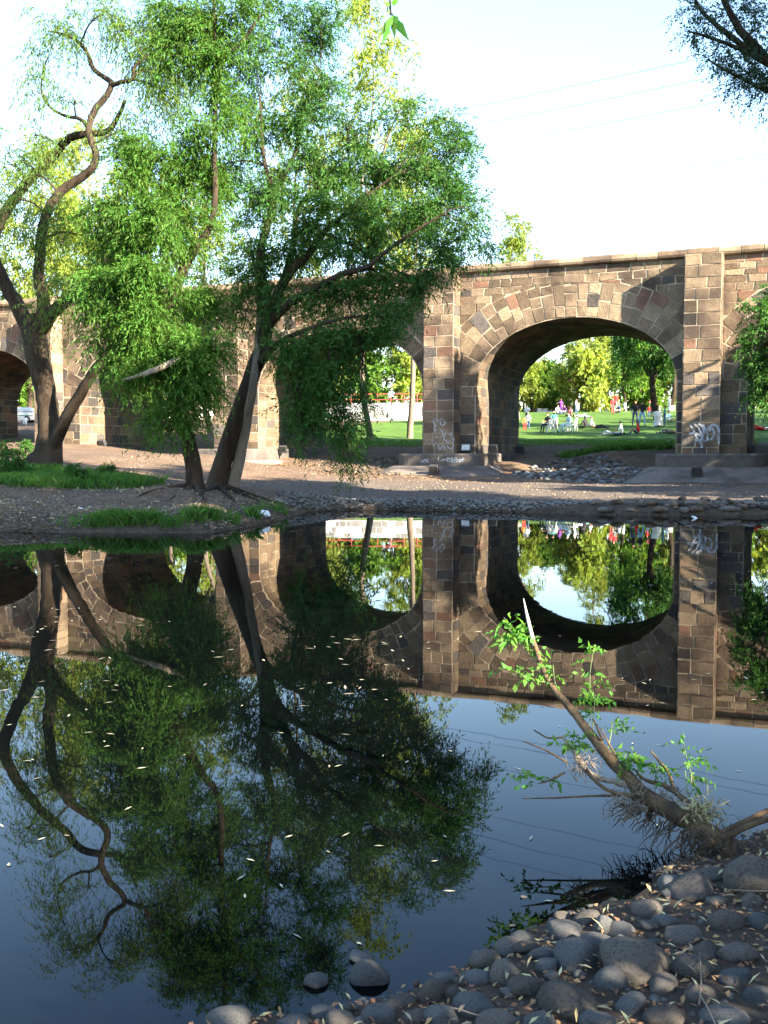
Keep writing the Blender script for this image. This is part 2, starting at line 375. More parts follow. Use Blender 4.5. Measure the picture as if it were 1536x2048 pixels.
for a, b in PILS:
    for v0, v1 in ((-PROJ, -.0), (THICK, THICK + PROJ)):
        pm = MB()
        k = [W(a, v0, -.6), W(b, v0, -.6), W(b, v1, -.6), W(a, v1, -.6), W(a, v0, ZTOP - .01), W(b, v0, ZTOP - .01), W(b, v1, ZTOP - .01), W(a, v1, ZTOP - .01)]
        pm.add(k, [(0, 1, 5, 4), (1, 2, 6, 5), (2, 3, 7, 6), (3, 0, 4, 7), (4, 5, 6, 7)])
        pm.build('pilaster', MATS['mortar'], bridge, (0, 0, 0), rel=B0)
# ---- the stones
STONES = []          # (poly 3d, normal, material index, projected area)
def clip(poly, k, val, keep_less):
    out = []
    for i in range(len(poly)):
        a, b = poly[i], poly[(i + 1) % len(poly)]
        ia = (a[k] <= val) if keep_less else (a[k] >= val); ib = (b[k] <= val) if keep_less else (b[k] >= val)
        if ia: out.append(a)
        if ia != ib:
            t = (val - a[k]) / (b[k] - a[k]); out.append(tuple(a[j] + (b[j] - a[j]) * t for j in range(2)))
    return out
def area2(p): return abs(sum(p[i][0] * p[(i + 1) % len(p)][1] - p[(i + 1) % len(p)][0] * p[i][1] for i in range(len(p)))) / 2
rs = random.Random(11)
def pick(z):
    return rs.choices([0, 1, 2, 3], [.54, .33, .08, .05] if z > 4.6 else [.46, .18, .05, .31])[0]  # more grey stone low down and in the vaults: shade put into the colour
def put(P, N, mi):
    q = [project(x) for x in P]
    if any(x is None for x in q): return
    c = (sum(x[0] for x in q) / len(q), sum(x[1] for x in q) / len(q))
    ar = area2([x[:2] for x in q])
    if not (-30 < c[0] < 1566 and 400 < c[1] < 1000): ar *= 0.01
    if 185 < c[0] < 845 and c[1] < 830: ar *= .15
    STONES.append((P, N, mi, ar))
def face(poly, f, N):           # poly in a face's own plane
    if len(poly) < 3 or area2(poly) < .025: return
    put([f(*p) for p in poly], N, pick(f(*poly[0]).z))
def jit(p, s=.025): return [(a + rs.uniform(-s, s), b + rs.uniform(-s, s)) for a, b in p]
front = lambda u, z: W(u, 0, z)
NF = -BN
def ring(a):
    c, h = (a[0] + a[1]) / 2, (a[1] - a[0]) / 2
    pin = lambda t: (c + h * math.cos(t), ZS + RISE * math.sin(t))
    def nrm(t):
        x, z = math.cos(t) / h, math.sin(t) / RISE; l = math.hypot(x, z); return x / l, z / l
    dep = lambda t: 1.5 + .55 * abs(math.cos(t))
    return pin, nrm, dep
GAPS = [(U0, PILS[0][0])] + [(PILS[i][1], PILS[i + 1][0]) for i in range(len(PILS) - 1)] + [(PILS[-1][1], U1)]
VISIBLE = ARCHES[1:6]
for a in VISIBLE:
    gap = next(g for g in GAPS if g[0] < a[0] and a[1] < g[1])
    pin, nrm, dep = ring(a); c_mid = (a[0] + a[1]) / 2
    ts = [math.pi * k / 400 for k in range(401)]; L = [0]
    for k in range(400): L.append(L[-1] + math.dist(pin(ts[k]), pin(ts[k + 1])))
    cuts = [0]; 
    while cuts[-1] < L[-1] - .8: cuts.append(cuts[-1] + rs.uniform(.40, .62))
    cuts[-1] = L[-1]; tc = [float(np.interp(x, L, ts)) for x in cuts]
    g = .028
    for k in range(len(tc) - 1):
        t0, t1 = tc[k], tc[k + 1]; tm = (t0 + t1) / 2; D = dep(tm); d = 0.02
        while d < D - .1:
            e = d + rs.uniform(.42, .85)
            if D - e < .35: e = D
            n0, n1 = nrm(t0), nrm(t1); p0, p1 = pin(t0), pin(t1)
            poly = [(p0[0] + n0[0] * d, p0[1] + n0[1] * d), (p0[0] + n0[0] * e, p0[1] + n0[1] * e), (p1[0] + n1[0] * e, p1[1] + n1[1] * e), (p1[0] + n1[0] * d, p1[1] + n1[1] * d)]
            # joints: shrink about the centre
            cx = sum(q[0] for q in poly) / 4; cz = sum(q[1] for q in poly) / 4
            wdt = math.dist(poly[0], poly[3]); hgt = math.dist(poly[0], poly[1])
            if (math.dist(poly[1], poly[2])) > 1.05 and True:
                m1 = tuple((poly[1][j] + poly[2][j]) / 2 for j in (0, 1)); m0 = tuple((poly[0][j] + poly[3][j]) / 2 for j in (0, 1))
                subs = [[poly[0], poly[1], m1, m0], [m0, m1, poly[2], poly[3]]]
            else: subs = [poly]
            for sp in subs:
                sp = clip(clip(sp, 0, gap[0] + .03, False), 0, gap[1] - .03, True)
                sp = clip(sp, 1, ZTOP - .05, True)
                if len(sp) > 2: face(jit(sp, .028), front, NF)
            d = e
    # horizontal courses above and beside the ring
    out = [(pin(t)[0] + nrm(t)[0] * dep(t), pin(t)[1] + nrm(t)[1] * dep(t)) for t in ts]
    apex = max(p[1] for p in out); z = ZTOP
    while z > 1.0:
        hgt = rs.uniform(.26, .38) if z > 8.9 else rs.uniform(.42, .55); z0 = max(z - hgt, .9); uu = gap[0]
        while uu < gap[1] - .05:
            u1 = uu + rs.uniform(.5, 1.1); u1 = gap[1] if gap[1] - u1 < .4 else u1
            q = jit([(uu, z0), (u1, z0), (u1, z), (uu, z)], .026); cu, cz = (uu + u1) / 2, (z + z0) / 2; uu = u1
            if z <= ZS + .2:
                for q in (clip(q, 0, a[0] - .012, True), clip(q, 0, a[1] + .012, False)):
                    if len(q) > 2: face(q, front, NF)
                continue
            else:
                k = min(range(0, 401, 4), key=lambda k: (out[k][0] - cu) ** 2 + (out[k][1] - cz) ** 2)
                nx_, nz_ = nrm(ts[k]); o_ = out[k]; qq = []
                sd = [(p[0] - o_[0]) * nx_ + (p[1] - o_[1]) * nz_ for p in q]
                for i in range(4):
                    p, r_ = q[i], q[(i + 1) % 4]; d0, d1 = sd[i], sd[(i + 1) % 4]
                    if d0 >= 0: qq.append(p)
                    if (d0 >= 0) != (d1 >= 0):
                        t = d0 / (d0 - d1); qq.append((p[0] + (r_[0] - p[0]) * t, p[1] + (r_[1] - p[1]) * t))
                q = qq
            if len(q) > 2: face(q, front, NF)
        z = z0
    # inside of the arch: jambs and barrel
    for su, ax in ((a[0], 1), (a[1], -1)):
        z = ZS
        while z > 1.05:
            z0 = z - rs.uniform(.44, .56); v = 0.0
            while v < THICK - .2:
                v1 = min(v + rs.uniform(.6, 1.1), THICK); v1 = THICK if THICK - v1 < .35 else v1
                pts = [(v, z0), (v1, z0), (v1, z), (v, z)]
                f = (lambda su: lambda v_, z_: W(su, v_, z_))(su); face(jit(pts, .01), f, BE * ax); v = v1
            z = z0
    n = 24
    for k in range(n):
        t0, t1 = math.pi * k / n, math.pi * (k + 1) / n; v = 0.0
        p0, p1 = pin(t0), pin(t1); nn = nrm((t0 + t1) / 2); N = BE * -nn[0] + Vector((0, 0, -nn[1]))
        while v < THICK - .2:
            v1 = min(v + rs.uniform(.6, 1.1), THICK); v1 = THICK if THICK - v1 < .35 else v1
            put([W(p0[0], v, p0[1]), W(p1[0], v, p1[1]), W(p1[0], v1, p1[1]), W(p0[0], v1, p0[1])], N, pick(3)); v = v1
for a, b in PILS[1:5]:
    for (lo, hi, f, N) in ((a, b, lambda u, z: W(u, -PROJ, z), NF), (-PROJ, 0, (lambda b: lambda v, z: W(b, v, z))(b), BE), (-PROJ, 0, (lambda a: lambda v, z: W(a, v, z))(a), -BE)):
        z = ZTOP; k = 0
        while z > 1.0:
            z0 = max(z - rs.uniform(.46, .58), .9); k += 1
            if hi - lo > 1: fr = [lo, lo + (hi - lo) * rs.choice([.36, .5, .62, .45]), hi] if rs.random() < .75 else [lo, lo + (hi - lo) * .3, lo + (hi - lo) * .68, hi]
            else: fr = [lo, hi]
            for j in range(len(fr) - 1): face(jit([(fr[j], z0), (fr[j + 1], z0), (fr[j + 1], z), (fr[j], z)], .01), f, N)
            z = z0
def stone_geo(P, N, joint=.034, proud=.012):
    n = len(P); c = sum(P, Vector()) / n; V = []
    for x in P:
        d = c - x; l = d.length or 1; V.append(x + d * min(.45, joint * 1.15 / l))
    for x in V[:n]:
        d = c - x; l = d.length or 1
        V.append(x + d * min(.45, .012 / l) + N * (proud + rs.uniform(-.008, .018)))
    nn = (V[1] - V[0]).cross(V[2] - V[1])
    fl = nn.dot(N) < 0
    F = [tuple(range(n, 2 * n))] + [(i, (i + 1) % n, n + (i + 1) % n, n + i) for i in range(n)]
    if fl: F = [q[::-1] for q in F]
    return V, F, c
STONES.sort(key=lambda s: -s[3])
rest = MB()
for k, (P, N, mi, ar) in enumerate(STONES):
    V, F_, c = stone_geo(P, N, .028 if abs(N.z) < .05 and abs(N.dot(BE)) < .5 else .016)
    if k < 300:
        me = mesh_from('stone', [x - c for x in V], F_, [STONE[mi]]); link('stone', me, bridge, c - B0)
    else: rest.add(V, F_, mi)
rest.build('stonework', STONE, bridge, (0, 0, 0), rel=B0, kind='stuff')
# coping: rounded blocks along the parapet
def coping_mesh(L):
    prof = [(.02, 0), (-.10, .0), (-.2, .06), (-.24, .16), (-.2, .3), (-.08, .40), (.25, .43), (.55, .43), (.55, 0)]
    v = []; f = []; n = len(prof)
    for x in (.012, L - .012):
        for (a, b) in prof: v.append(BE * x + BN * a + Vector((0, 0, b)))
    for i in range(n): f.append((i, (i + 1) % n, n + (i + 1) % n, n + i))
    f += [tuple(range(n))[::-1], tuple(range(n, 2 * n))]
    return mesh_from('coping_stone', v, f, [STONE[rs.choice([0, 1, 1])]], smooth=False)
cm = [coping_mesh(1.15), coping_mesh(.95), coping_mesh(1.3)]; cl = [1.15, .95, 1.3]
u = -32.0
while u < 26:
    k = rs.randrange(3); o = link('coping_stone', cm[k], bridge, W(u, 0, ZTOP + .01 + rs.uniform(-.012, .012)) - B0); u += cl[k]
cb = MB()
for (p, q, v) in ((U0, -32.0, 0), (u, U1, 0), (U0, U1, THICK - .5)):
    cb.add([W(p, v - .15, ZTOP + .012), W(q, v - .15, ZTOP + .012), W(q, v + .5, ZTOP + .012), W(p, v + .5, ZTOP + .012), W(p, v - .15, ZTOP + .42), W(q, v - .15, ZTOP + .42), W(q, v + .5, ZTOP + .42), W(p, v + .5, ZTOP + .42)],
           [(0, 1, 5, 4), (1, 2, 6, 5), (2, 3, 7, 6), (3, 0, 4, 7), (4, 5, 6, 7)])
cb.build('parapet_coping', STONE[1], bridge, (0, 0, 0), rel=B0)
# plinths and concrete aprons round each pier
PIERS = [(ARCHES[i][1], ARCHES[i + 1][0]) for i in range(len(ARCHES) - 1)]
def ring_outline(lo, hi, v0, v1, r, n=5):
    o = []
    for cx, cy, g0 in ((hi - r, v0 + r, -90), (hi - r, v1 - r, 0), (lo + r, v1 - r, 90), (lo + r, v0 + r, 180)):
        for k in range(n + 1):
            g = R(g0 + 90 * k / n); o.append((cx + r * math.cos(g), cy + r * math.sin(g)))
    return o
for lo, hi in PIERS[1:5]:
    gz = hz(*W((lo + hi) / 2, -2.5, 0).xy); top = max(1.55, gz + .35) if lo > -20 else 1.95
    o1 = ring_outline(lo - .75, hi + .75, -PROJ - .95, THICK + .4, .7); pl = MB(); n = len(o1)
    zb = top - .62
    pl.add([W(x, y, zb - .5) for x, y in o1] + [W(x, y, top - .08) for x, y in o1] + [W(x * .985 + (lo + hi) / 2 * .015, y * .985 + .05, top) for x, y in o1],
           [(i, (i + 1) % n, n + (i + 1) % n, n + i) for i in range(n)] + [(n + i, n + (i + 1) % n, 2 * n + (i + 1) % n, 2 * n + i) for i in range(n)] + [tuple(range(2 * n, 3 * n))])
    pl.build('plinth', MATS['plinth_stone'], bridge, (0, 0, 0), rel=B0)
    o2 = ring_outline(lo - 1.0, hi + 1.0, -PROJ - 1.2, THICK - 1, .8); o3 = ring_outline(lo - 2.3, hi + 2.3, -PROJ - 3.6, THICK - 1.5, 1.8); ap = MB()
    ap.add([W(x, y, zb + .03) for x, y in o2] + [W(x, y, min(zb - .6, .12)) for x, y in o3], [(n + i, n + (i + 1) % n, (i + 1) % n, i) for i in range(n)] + [tuple(range(n))])
    ap.build('apron', MATS['concrete'], bridge, (0, 0, 0), rel=B0)
# ================================================================ trees
mat('bark', (.018, .013, .009), (.048, .035, .025), 9, .95, 1.0, 26, .15, stretch=(1, 1, .22), c3=(.062, .047, .034), s3=1.5, bdist=.06)
mat('bark_pale', (.11, .09, .073), (.19, .16, .13), 9, .95, .6, 26, .15, stretch=(1, 1, .25), bdist=.03)
mat('deadwood', (.16, .13, .10), (.33, .28, .23), 8, .9, .8, 30, .2, stretch=(1, 1, .3), bdist=.02)
mat('limewash', (.72, .72, .70), (.82, .82, .80), 6, .9, .3, 30, .2, c3=(.55, .52, .48), s3=2)
LEAF = {}
for nm, a, b, t in (('willow', (.030, .084, .012), (.054, .125, .018), (2.4, 2.3, 1.0)), ('willow_dark', (.024, .075, .016), (.045, .11, .021), (1.9, 2.1, 1.0)),
                    ('olive', (.055, .115, .024), (.095, .155, .034), (2.1, 2.0, 1.0)), ('gold', (.125, .195, .03), (.19, .25, .05), (2.0, 1.8, .9)), ('park', (.05, .12, .02), (.09, .17, .028), (2.3, 2.2, 1.0)),
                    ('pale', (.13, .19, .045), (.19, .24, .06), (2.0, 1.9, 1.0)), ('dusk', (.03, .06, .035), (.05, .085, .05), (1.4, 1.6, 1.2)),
                    ('shoot', (.055, .15, .03), (.09, .22, .04), (2.2, 2.2, 1.0))):
    LEAF[nm] = mat('leaf_' + nm, a, b, .6, .6, 0, None, .14, translucent=t, tint=True, tmix=.28 if 'willow' in nm else .42)
def unit(a): return a / np.maximum(np.linalg.norm(a, axis=-1, keepdims=True), 1e-9)
def leaf_quads(S, D, ln, nl, LL, LW, droop, rng, hang=.5):
    """twigs from S along D; nl leaves on each. Returns V, F"""
    n = len(S); t = (np.arange(nl) + .6)[None, :] / nl + rng.uniform(-.4, .4, (n, nl)) / nl
    lnn = (ln * rng.uniform(.6, 1.3, n))[:, None, None]
    p = S[:, None, :] + D[:, None, :] * lnn * t[..., None]
    p[..., 2] -= (droop * lnn[..., 0] * t ** 2)
    tan = D[:, None, :] + 0 * p; tan[..., 2] -= 2 * droop * t; tan = unit(tan)
    side = unit(np.cross(tan, rng.normal(0, 1, p.shape)))
    d = unit(tan * .7 + side * .8 + np.array([0, 0, -hang]))
    L_ = LL * rng.uniform(.4, 1.35, (n, nl, 1)); wv = unit(np.cross(d, rng.normal(0, 1, p.shape))) * LW * .5 * rng.uniform(.7, 1.2, (n, nl, 1))
    up = unit(np.cross(d, wv)) * LW * .25
    V = np.stack([p, p + d * L_ * .42 + wv + up, p + d * L_ - up * .6, p + d * L_ * .42 - wv + up], 2).reshape(-1, 3)
    F = np.arange(len(V)).reshape(-1, 4)
    return V, F
class Tree:
    def __init__(s, name, label, base, seed, bark='bark', leaf='willow', group=None, cat='tree'):
        s.root = root(name, base, label, cat, group); s.o = Vector(base); s.rng = np.random.default_rng(seed); s.rnd = random.Random(seed)
        s.wood = MB(); s.br = MB(); s.nodes = []; s.bark = bark; s.leaf = leaf; s.V = []; s.n = 0
    def limb(s, pts, sides=10, wob=.06, sub=4, node=True, roots=False):
        P, r = spline(pts, sub, wob, s.rnd); s.wood.tube(P, r, sides)
        if node: s.nodes += [(p, q) for p, q in zip(P, r)]
        return P, r
    def limb_px(s, pts, **k):
        """pts: (px, py, depth, width in px)"""
        return s.limb([(at(x, y, Y), w_ * Y / FPX / 2) for x, y, Y, w_ in pts], **k)
    def blob(s, c, rx, ry, rz, twigs, LL=.16, LW=.034, nl=12, ln=.7, droop=.55, nb=10, hang=.55, link_r=.03, inner=.25, above=False):
        c = Vector(c); cn = np.array(c)
        # a secondary branch from the skeleton to this clump
        q, qr = min(s.nodes, key=lambda a: (a[0] - c).length + (max(0, c.z + .3 - a[0].z) * 2.5 if above else max(0, a[0].z - c.z) * .8))
        d = (c - q).length; mid = (q + c) / 2 + Vector((0, 0, d * .12)) + Vector([s.rnd.uniform(-.08, .08) * d for _ in range(3)])
        r0 = min(qr * .7, link_r + .012 * d); P, r = spline([(q, r0), (mid, r0 * .7), (c, r0 * .4)], 4, .15, s.rnd); s.br.tube(P, r, 5, False)
        loc = P[len(P) // 2:]
        S, D = [], []
        for k in range(nb):
            g = unit(s.rng.normal(0, 1, 3)) * (inner + (1 - inner) * s.rng.random() ** .5)
            e = Vector(cn + g * np.array([rx, ry, rz])); a = loc[s.rnd.randrange(len(loc))]
            m = (a + e) / 2 + Vector((s.rnd.uniform(-.1, .1), s.rnd.uniform(-.1, .1), .12)) * (e - a).length
            B, br = spline([(a, r0 * .35), (m, r0 * .22), (e, .004)], 4, .1, s.rnd); s.br.tube(B, br, 3, False)
            per = max(1, twigs // nb)
            for j in range(per):
                w_ = s.rnd.uniform(.35, 1.0) * (len(B) - 1); i = min(int(w_), len(B) - 2); p = B[i].lerp(B[i + 1], w_ - i)
                S.append(p); D.append((B[i + 1] - B[i]).normalized())
        S = np.array([tuple(x) for x in S]); D = np.array([tuple(x) for x in D])
        D = unit(D * .5 + s.rng.normal(0, .6, D.shape)); S = S + s.rng.normal(0, .05 * (rx + rz), S.shape)
        V, F = leaf_quads(S, D, ln, nl, LL, LW, droop, s.rng, hang)
        s.V.append(V)
    def blob_px(s, px, py, Y, rpx, rpy, twigs, depth=None, **k):
        sc = Y / FPX; s.blob(at(px, py, Y), rpx * sc, depth or max(rpx, rpy) * sc * .8, rpy * sc, twigs, **k)
    def done(s, painted=None, extra=None):
        o = s.o
        t = s.wood.build('trunk', MATS[s.bark], s.root, (0, 0, 0), smooth=True, rel=o)
        if s.br.v: s.br.build('branches', MATS[s.bark], s.root, (0, 0, 0), smooth=True, rel=o, kind='stuff')
        if s.V:
            V = np.concatenate(s.V) - np.array(o); F = np.arange(len(V)).reshape(-1, 4)
            me = np_mesh('crown', V, F, LEAF[s.leaf], tint=s.rng.beta(2, 2, len(F))); link('crown', me, s.root, (0, 0, 0))
        return s.root
# ---------------------------------------------------------------- the great leaning willow on the left bank
g = ground_at(85, 948); YL = 32.5
T = Tree('willow_tree', 'great willow with thick forked trunk and winding bare limbs on the left bank', (g.x, g.y, g.z), 21, leaf='olive')
k = YL
T.limb_px([(84, 975, k, 120), (82, 945, k, 84), (97, 905, k, 56), (98, 850, k, 44), (93, 795, k, 40), (82, 740, k, 44), (73, 700, k, 48), (65, 655, k, 46), (66, 630, k, 34)], sides=16, wob=.03)
T.limb_px([(70, 690, k, 34.0), (40, 622, k, 29.9), (14, 575, k, 25.8), (-14, 510, k, 23.1), (-8, 462, k, 21.8), (15, 418, k, 20.4), (52, 368, k, 19.0), (100, 320, k, 17.0), (140, 276, k - .3, 15.6), (185, 268, k - .5, 12.2), (215, 262, k - .6, 10.9), (236, 235, k - .7, 8.8), (250, 200, k - .8, 5.4)], sides=12)
T.limb_px([(72, 680, k, 32.6), (88, 610, k - .4, 25.8), (78, 560, k - .6, 22.4), (80, 510, k - .8, 20.4), (85, 455, k - 1, 19.7), (102, 408, k - 1, 18.4), (126, 380, k - 1, 17.7), (162, 355, k - 1.1, 16.3), (186, 334, k - 1.2, 15.0), (192, 308, k - 1.2, 14.3), (180, 275, k - 1.2, 13.6), (178, 252, k - 1.2, 12.9), (190, 220, k - 1.2, 12.9), (214, 190, k - 1.2, 12.2), (222, 166, k - 1.2, 10.9), (204, 152, k - 1, 9.5), (186, 136, k - 1, 8.8), (176, 108, k - 1, 7.5), (154, 82, k - 1, 6.1), (125, 68, k - 1, 4.1), (95, 62, k - 1, 2.7)], sides=12)
T.limb_px([(220, 172, k - 1.2, 9.5), (242, 164, k - 1.4, 8.8), (265, 158, k - 1.6, 8.2), (272, 128, k - 1.7, 6.8), (305, 108, k - 1.8, 6.1), (345, 90, k - 2, 4.1), (380, 60, k - 2, 2.7)], sides=8)
T.limb_px([(176, 256, k - 1.2, 8.2), (160, 238, k - 1, 7.5), (126, 230, k - .8, 6.1), (96, 210, k - .7, 4.8), (83, 182, k - .6, 4.1), (86, 145, k - .6, 3.4), (98, 108, k - .6, 2.0)], sides=7)
T.limb_px([(80, 660, k, 29.9), (118, 612, k - .6, 25.8), (160, 580, k - 1.2, 22.4), (196, 548, k - 1.8, 19.0), (240, 495, k - 2.2, 15.0), (272, 440, k - 2.5, 9.5), (285, 380, k - 2.6, 5.4)], sides=12)
T.limb_px([(100, 905, k, 29.9), (128, 845, k - .6, 24.5), (160, 788, k - 1.2, 22.4), (192, 738, k - 1.8, 18.4), (222, 690, k - 2.3, 12.9), (250, 640, k - 2.6, 6.8)], sides=12)
for a, b, c, d in ((60, 940, 30, 965), (110, 945, 128, 968), (75, 955, 62, 985), (100, 955, 105, 985)): T.limb_px([(a, b, k, 30), ((a + c) / 2, (b + d) / 2 + 4, k - .4, 20), (c, d + 12, k - .8, 10)], sides=8, node=False)
for x, y, rx, ry, n in ((130, 60, 95, 55, 120), (200, 30, 90, 45, 110), (80, 120, 55, 50, 50), (75, 185, 45, 50, 60), (150, 200, 60, 45, 45), (260, 60, 70, 60, 130), (20, 330, 60, 60, 60), (60, 330, 50, 45, 55), (40, 400, 55, 45, 60), (110, 440, 60, 55, 70),
                        (160, 470, 60, 70, 110), (330, 60, 90, 70, 210), (300, 130, 70, 60, 140), (360, 160, 80, 60, 190), (250, 260, 70, 50, 70), (130, 620, 70, 45, 60), (60, 500, 50, 60, 40), (145, 560, 45, 50, 60), (340, 200, 70, 50, 120), (70, 270, 50, 40, 60)):
    T.blob_px(x, y, k - 1.3, rx, ry, int(n * 1.15), LL=.16, LW=.034, ln=.9, droop=.8, nb=9, hang=.9)
T.done()
# ---------------------------------------------------------------- three willows on the mound by the water
YA = 26.0
g = ground_at(391, 976)
T = Tree('willow_tree', 'dark bent willow trunk with drooping crown, leftmost of three on the rooty mound', (g.x, g.y, g.z), 22, leaf='willow')
k = g.y
T.limb_px([(396, 1000, k, 48.8), (392, 975, k, 38.5), (386, 930, k, 32.6), (372, 870, k, 32.6), (356, 830, k, 29.6), (350, 780, k, 27.4), (345, 720, k, 25.9), (340, 655, k, 24.4), (346, 600, k, 22.2), (366, 540, k, 20.7), (388, 500, k, 18.5), (418, 458, k, 13.3), (430, 400, k, 11.8), (429, 300, k, 10.4), (431, 200, k, 8.9), (430, 110, k, 7.4), (428, 30, k, 5.9), (427, -60, k, 4.4)], sides=14, wob=.03)
T.limb_px([(342, 670, k, 17.8), (318, 600, k - .3, 13.3), (300, 540, k - .5, 10.4), (290, 470, k - .6, 6.7), (285, 400, k - .6, 3.7)], sides=8)
T.limb_px([(346, 740, k, 14.8), (310, 690, k - .6, 10.4), (260, 640, k - 1, 7.4), (225, 600, k - 1.2, 3.7)], sides=7)
T.limb_px([(352, 790, k, 13.3), (375, 740, k - .5, 8.9), (395, 690, k - .8, 5.9), (410, 650, k - 1, 3.0)], sides=7)
T.limb_px([(366, 545, k, 13.3), (360, 470, k + .3, 10.4), (345, 400, k + .4, 6.7), (330, 330, k + .4, 3.7)], sides=7)
T.limb_px([(430, 170, k, 10), (448, 118, k, 9), (488, 78, k, 7), (520, 30, k, 4)], sides=7)
for a, b in ((300, 985), (340, 1000), (410, 1003)):
    e = ground_at(a, b); s0 = at(391, 972, k)
    T.limb([(s0, .12), (s0.lerp(e, .45) + Vector((0, 0, .02)), .07), (Vector((e.x, e.y, hz(e.x, e.y))) , .03), (e + (e - s0).normalized() * .4 - Vector((0, 0, .1)), .01)], sides=6, node=False)
DN = dict(LL=.145, LW=.033, ln=.58, droop=.5, hang=.5)
DF = dict(LL=.14, LW=.033, ln=.55, droop=.3, hang=.35)
for x, y, dy, rx, ry, n in ((300, 350, 0, 100, 70, 300), (245, 440, -.4, 85, 80, 280), (345, 450, -.6, 105, 80, 330), (225, 560, -.6, 70, 85, 260), (320, 570, -1, 100, 80, 330), (235, 665, -.7, 70, 75, 230), (375, 740, -1.3, 70, 85, 300), (285, 740, -1, 75, 60, 210),
                            (335, 835, -1.2, 60, 45, 150), (400, 600, .6, 55, 90, 170), (310, 660, -1.2, 80, 60, 230), (420, 790, -1.2, 35, 60, 70), (215, 500, .2, 50, 60, 110), (400, 380, .5, 60, 60, 150), (200, 620, -.2, 35, 50, 60), (425, 700, -1, 40, 60, 80),
                            (270, 295, .2, 55, 35, 70), (430, 250, 0, 70, 70, 120), (450, 130, 0, 70, 70, 150), (390, 60, 0, 70, 60, 170), (340, 110, 0, 70, 60, 130), (350, 20, 0, 70, 50, 110), (470, 40, .2, 80, 60, 130), (390, 300, .3, 60, 55, 90)):
    T.blob_px(x, y, k + dy, rx, ry, int(n * 1.95), nb=13, above=(y > 620), **DN)
T.done()
sn = MB(); P, r = spline([(at(240, 762, k - 1.6), .015), (at(275, 752, k - 1.7), .05), (at(310, 740, k - 1.7), .075), (at(350, 722, k - 1.4), .08), (at(372, 716, k - 1, ), .09), (at(352, 735, k - .1), .09)], 4, .12); sn.tube(P, r, 8)
sn.build('snag', MATS['deadwood'], T.root, (0, 0, 0), smooth=True, rel=T.o, label='grey broken dead branch')
g = ground_at(434, 974)
T = Tree('willow_tree', 'thick leaning willow with spreading crown, middle of three on the rooty mound', (g.x, g.y, g.z), 23, leaf='willow_dark')
k = g.y
T.limb_px([(425, 1000, k, 56.2), (433, 972, k, 43.7), (446, 925, k, 36.7), (466, 860, k, 35.1), (490, 790, k, 32.8), (508, 738, k, 31.2), (524, 695, k, 29.6), (535, 640, k, 26.5), (530, 590, k, 23.4), (522, 540, k, 19.5), (524, 490, k, 16.4), (540, 430, k, 14.0), (546, 388, k, 12.5), (530, 330, k, 8.6), (524, 270, k, 6.2), (520, 200, k, 3.1)], sides=14, wob=.03)
T.limb_px([(536, 640, k, 21.8), (556, 585, k - .3, 20.3), (588, 535, k - .5, 17.9), (614, 512, k - .6, 15.6), (648, 465, k - .8, 12.5), (690, 428, k - .9, 9.4), (730, 395, k - 1, 6.2), (790, 350, k - 1, 3.1)], sides=9)
T.limb_px([(532, 660, k, 18.7), (560, 625, k - .8, 16.4), (600, 592, k - 1.2, 14.8), (645, 568, k - 1.6, 13.3), (690, 546, k - 1.9, 12.5), (735, 533, k - 2.1, 10.1), (775, 500, k - 2.2, 7.8), (830, 462, k - 2.3, 5.5), (900, 420, k - 2.4, 3.1)], sides=9)
T.limb_px([(516, 735, k, 18.7), (536, 705, k - .9, 14.0), (573, 677, k - 1.4, 11.7), (612, 660, k - 1.8, 9.4), (672, 640, k - 2, 7.0), (735, 632, k - 2.1, 4.7), (800, 640, k - 2.1, 2.3)], sides=8)
T.limb_px([(556, 590, k, 15.6), (585, 500, k + .4, 12.5), (600, 412, k + .5, 10.9), (640, 384, k + .5, 9.4), (700, 364, k + .5, 7.0), (760, 372, k + .5, 3.9)], sides=8)
T.limb_px([(546, 390, k, 10.1), (572, 345, k + .2, 8.6), (592, 300, k + .3, 7.0), (600, 230, k + .3, 4.7), (640, 150, k + .3, 2.3)], sides=7)
T.limb_px([(648, 466, k - .8, 7.8), (720, 500, k - 1.2, 6.2), (800, 545, k - 1.6, 4.7), (870, 560, k - 2, 2.3)], sides=7)
for a, b in ((470, 1005), (520, 1005), (560, 1010), (390, 1000)):
    e = ground_at(a, b); s0 = at(434, 972, k)
    T.limb([(s0, .13), (s0.lerp(e, .45) + Vector((0, 0, .03)), .07), (Vector((e.x, e.y, hz(e.x, e.y))), .03), (e + (e - s0).normalized() * .4 - Vector((0, 0, .1)), .01)], sides=6, node=False)
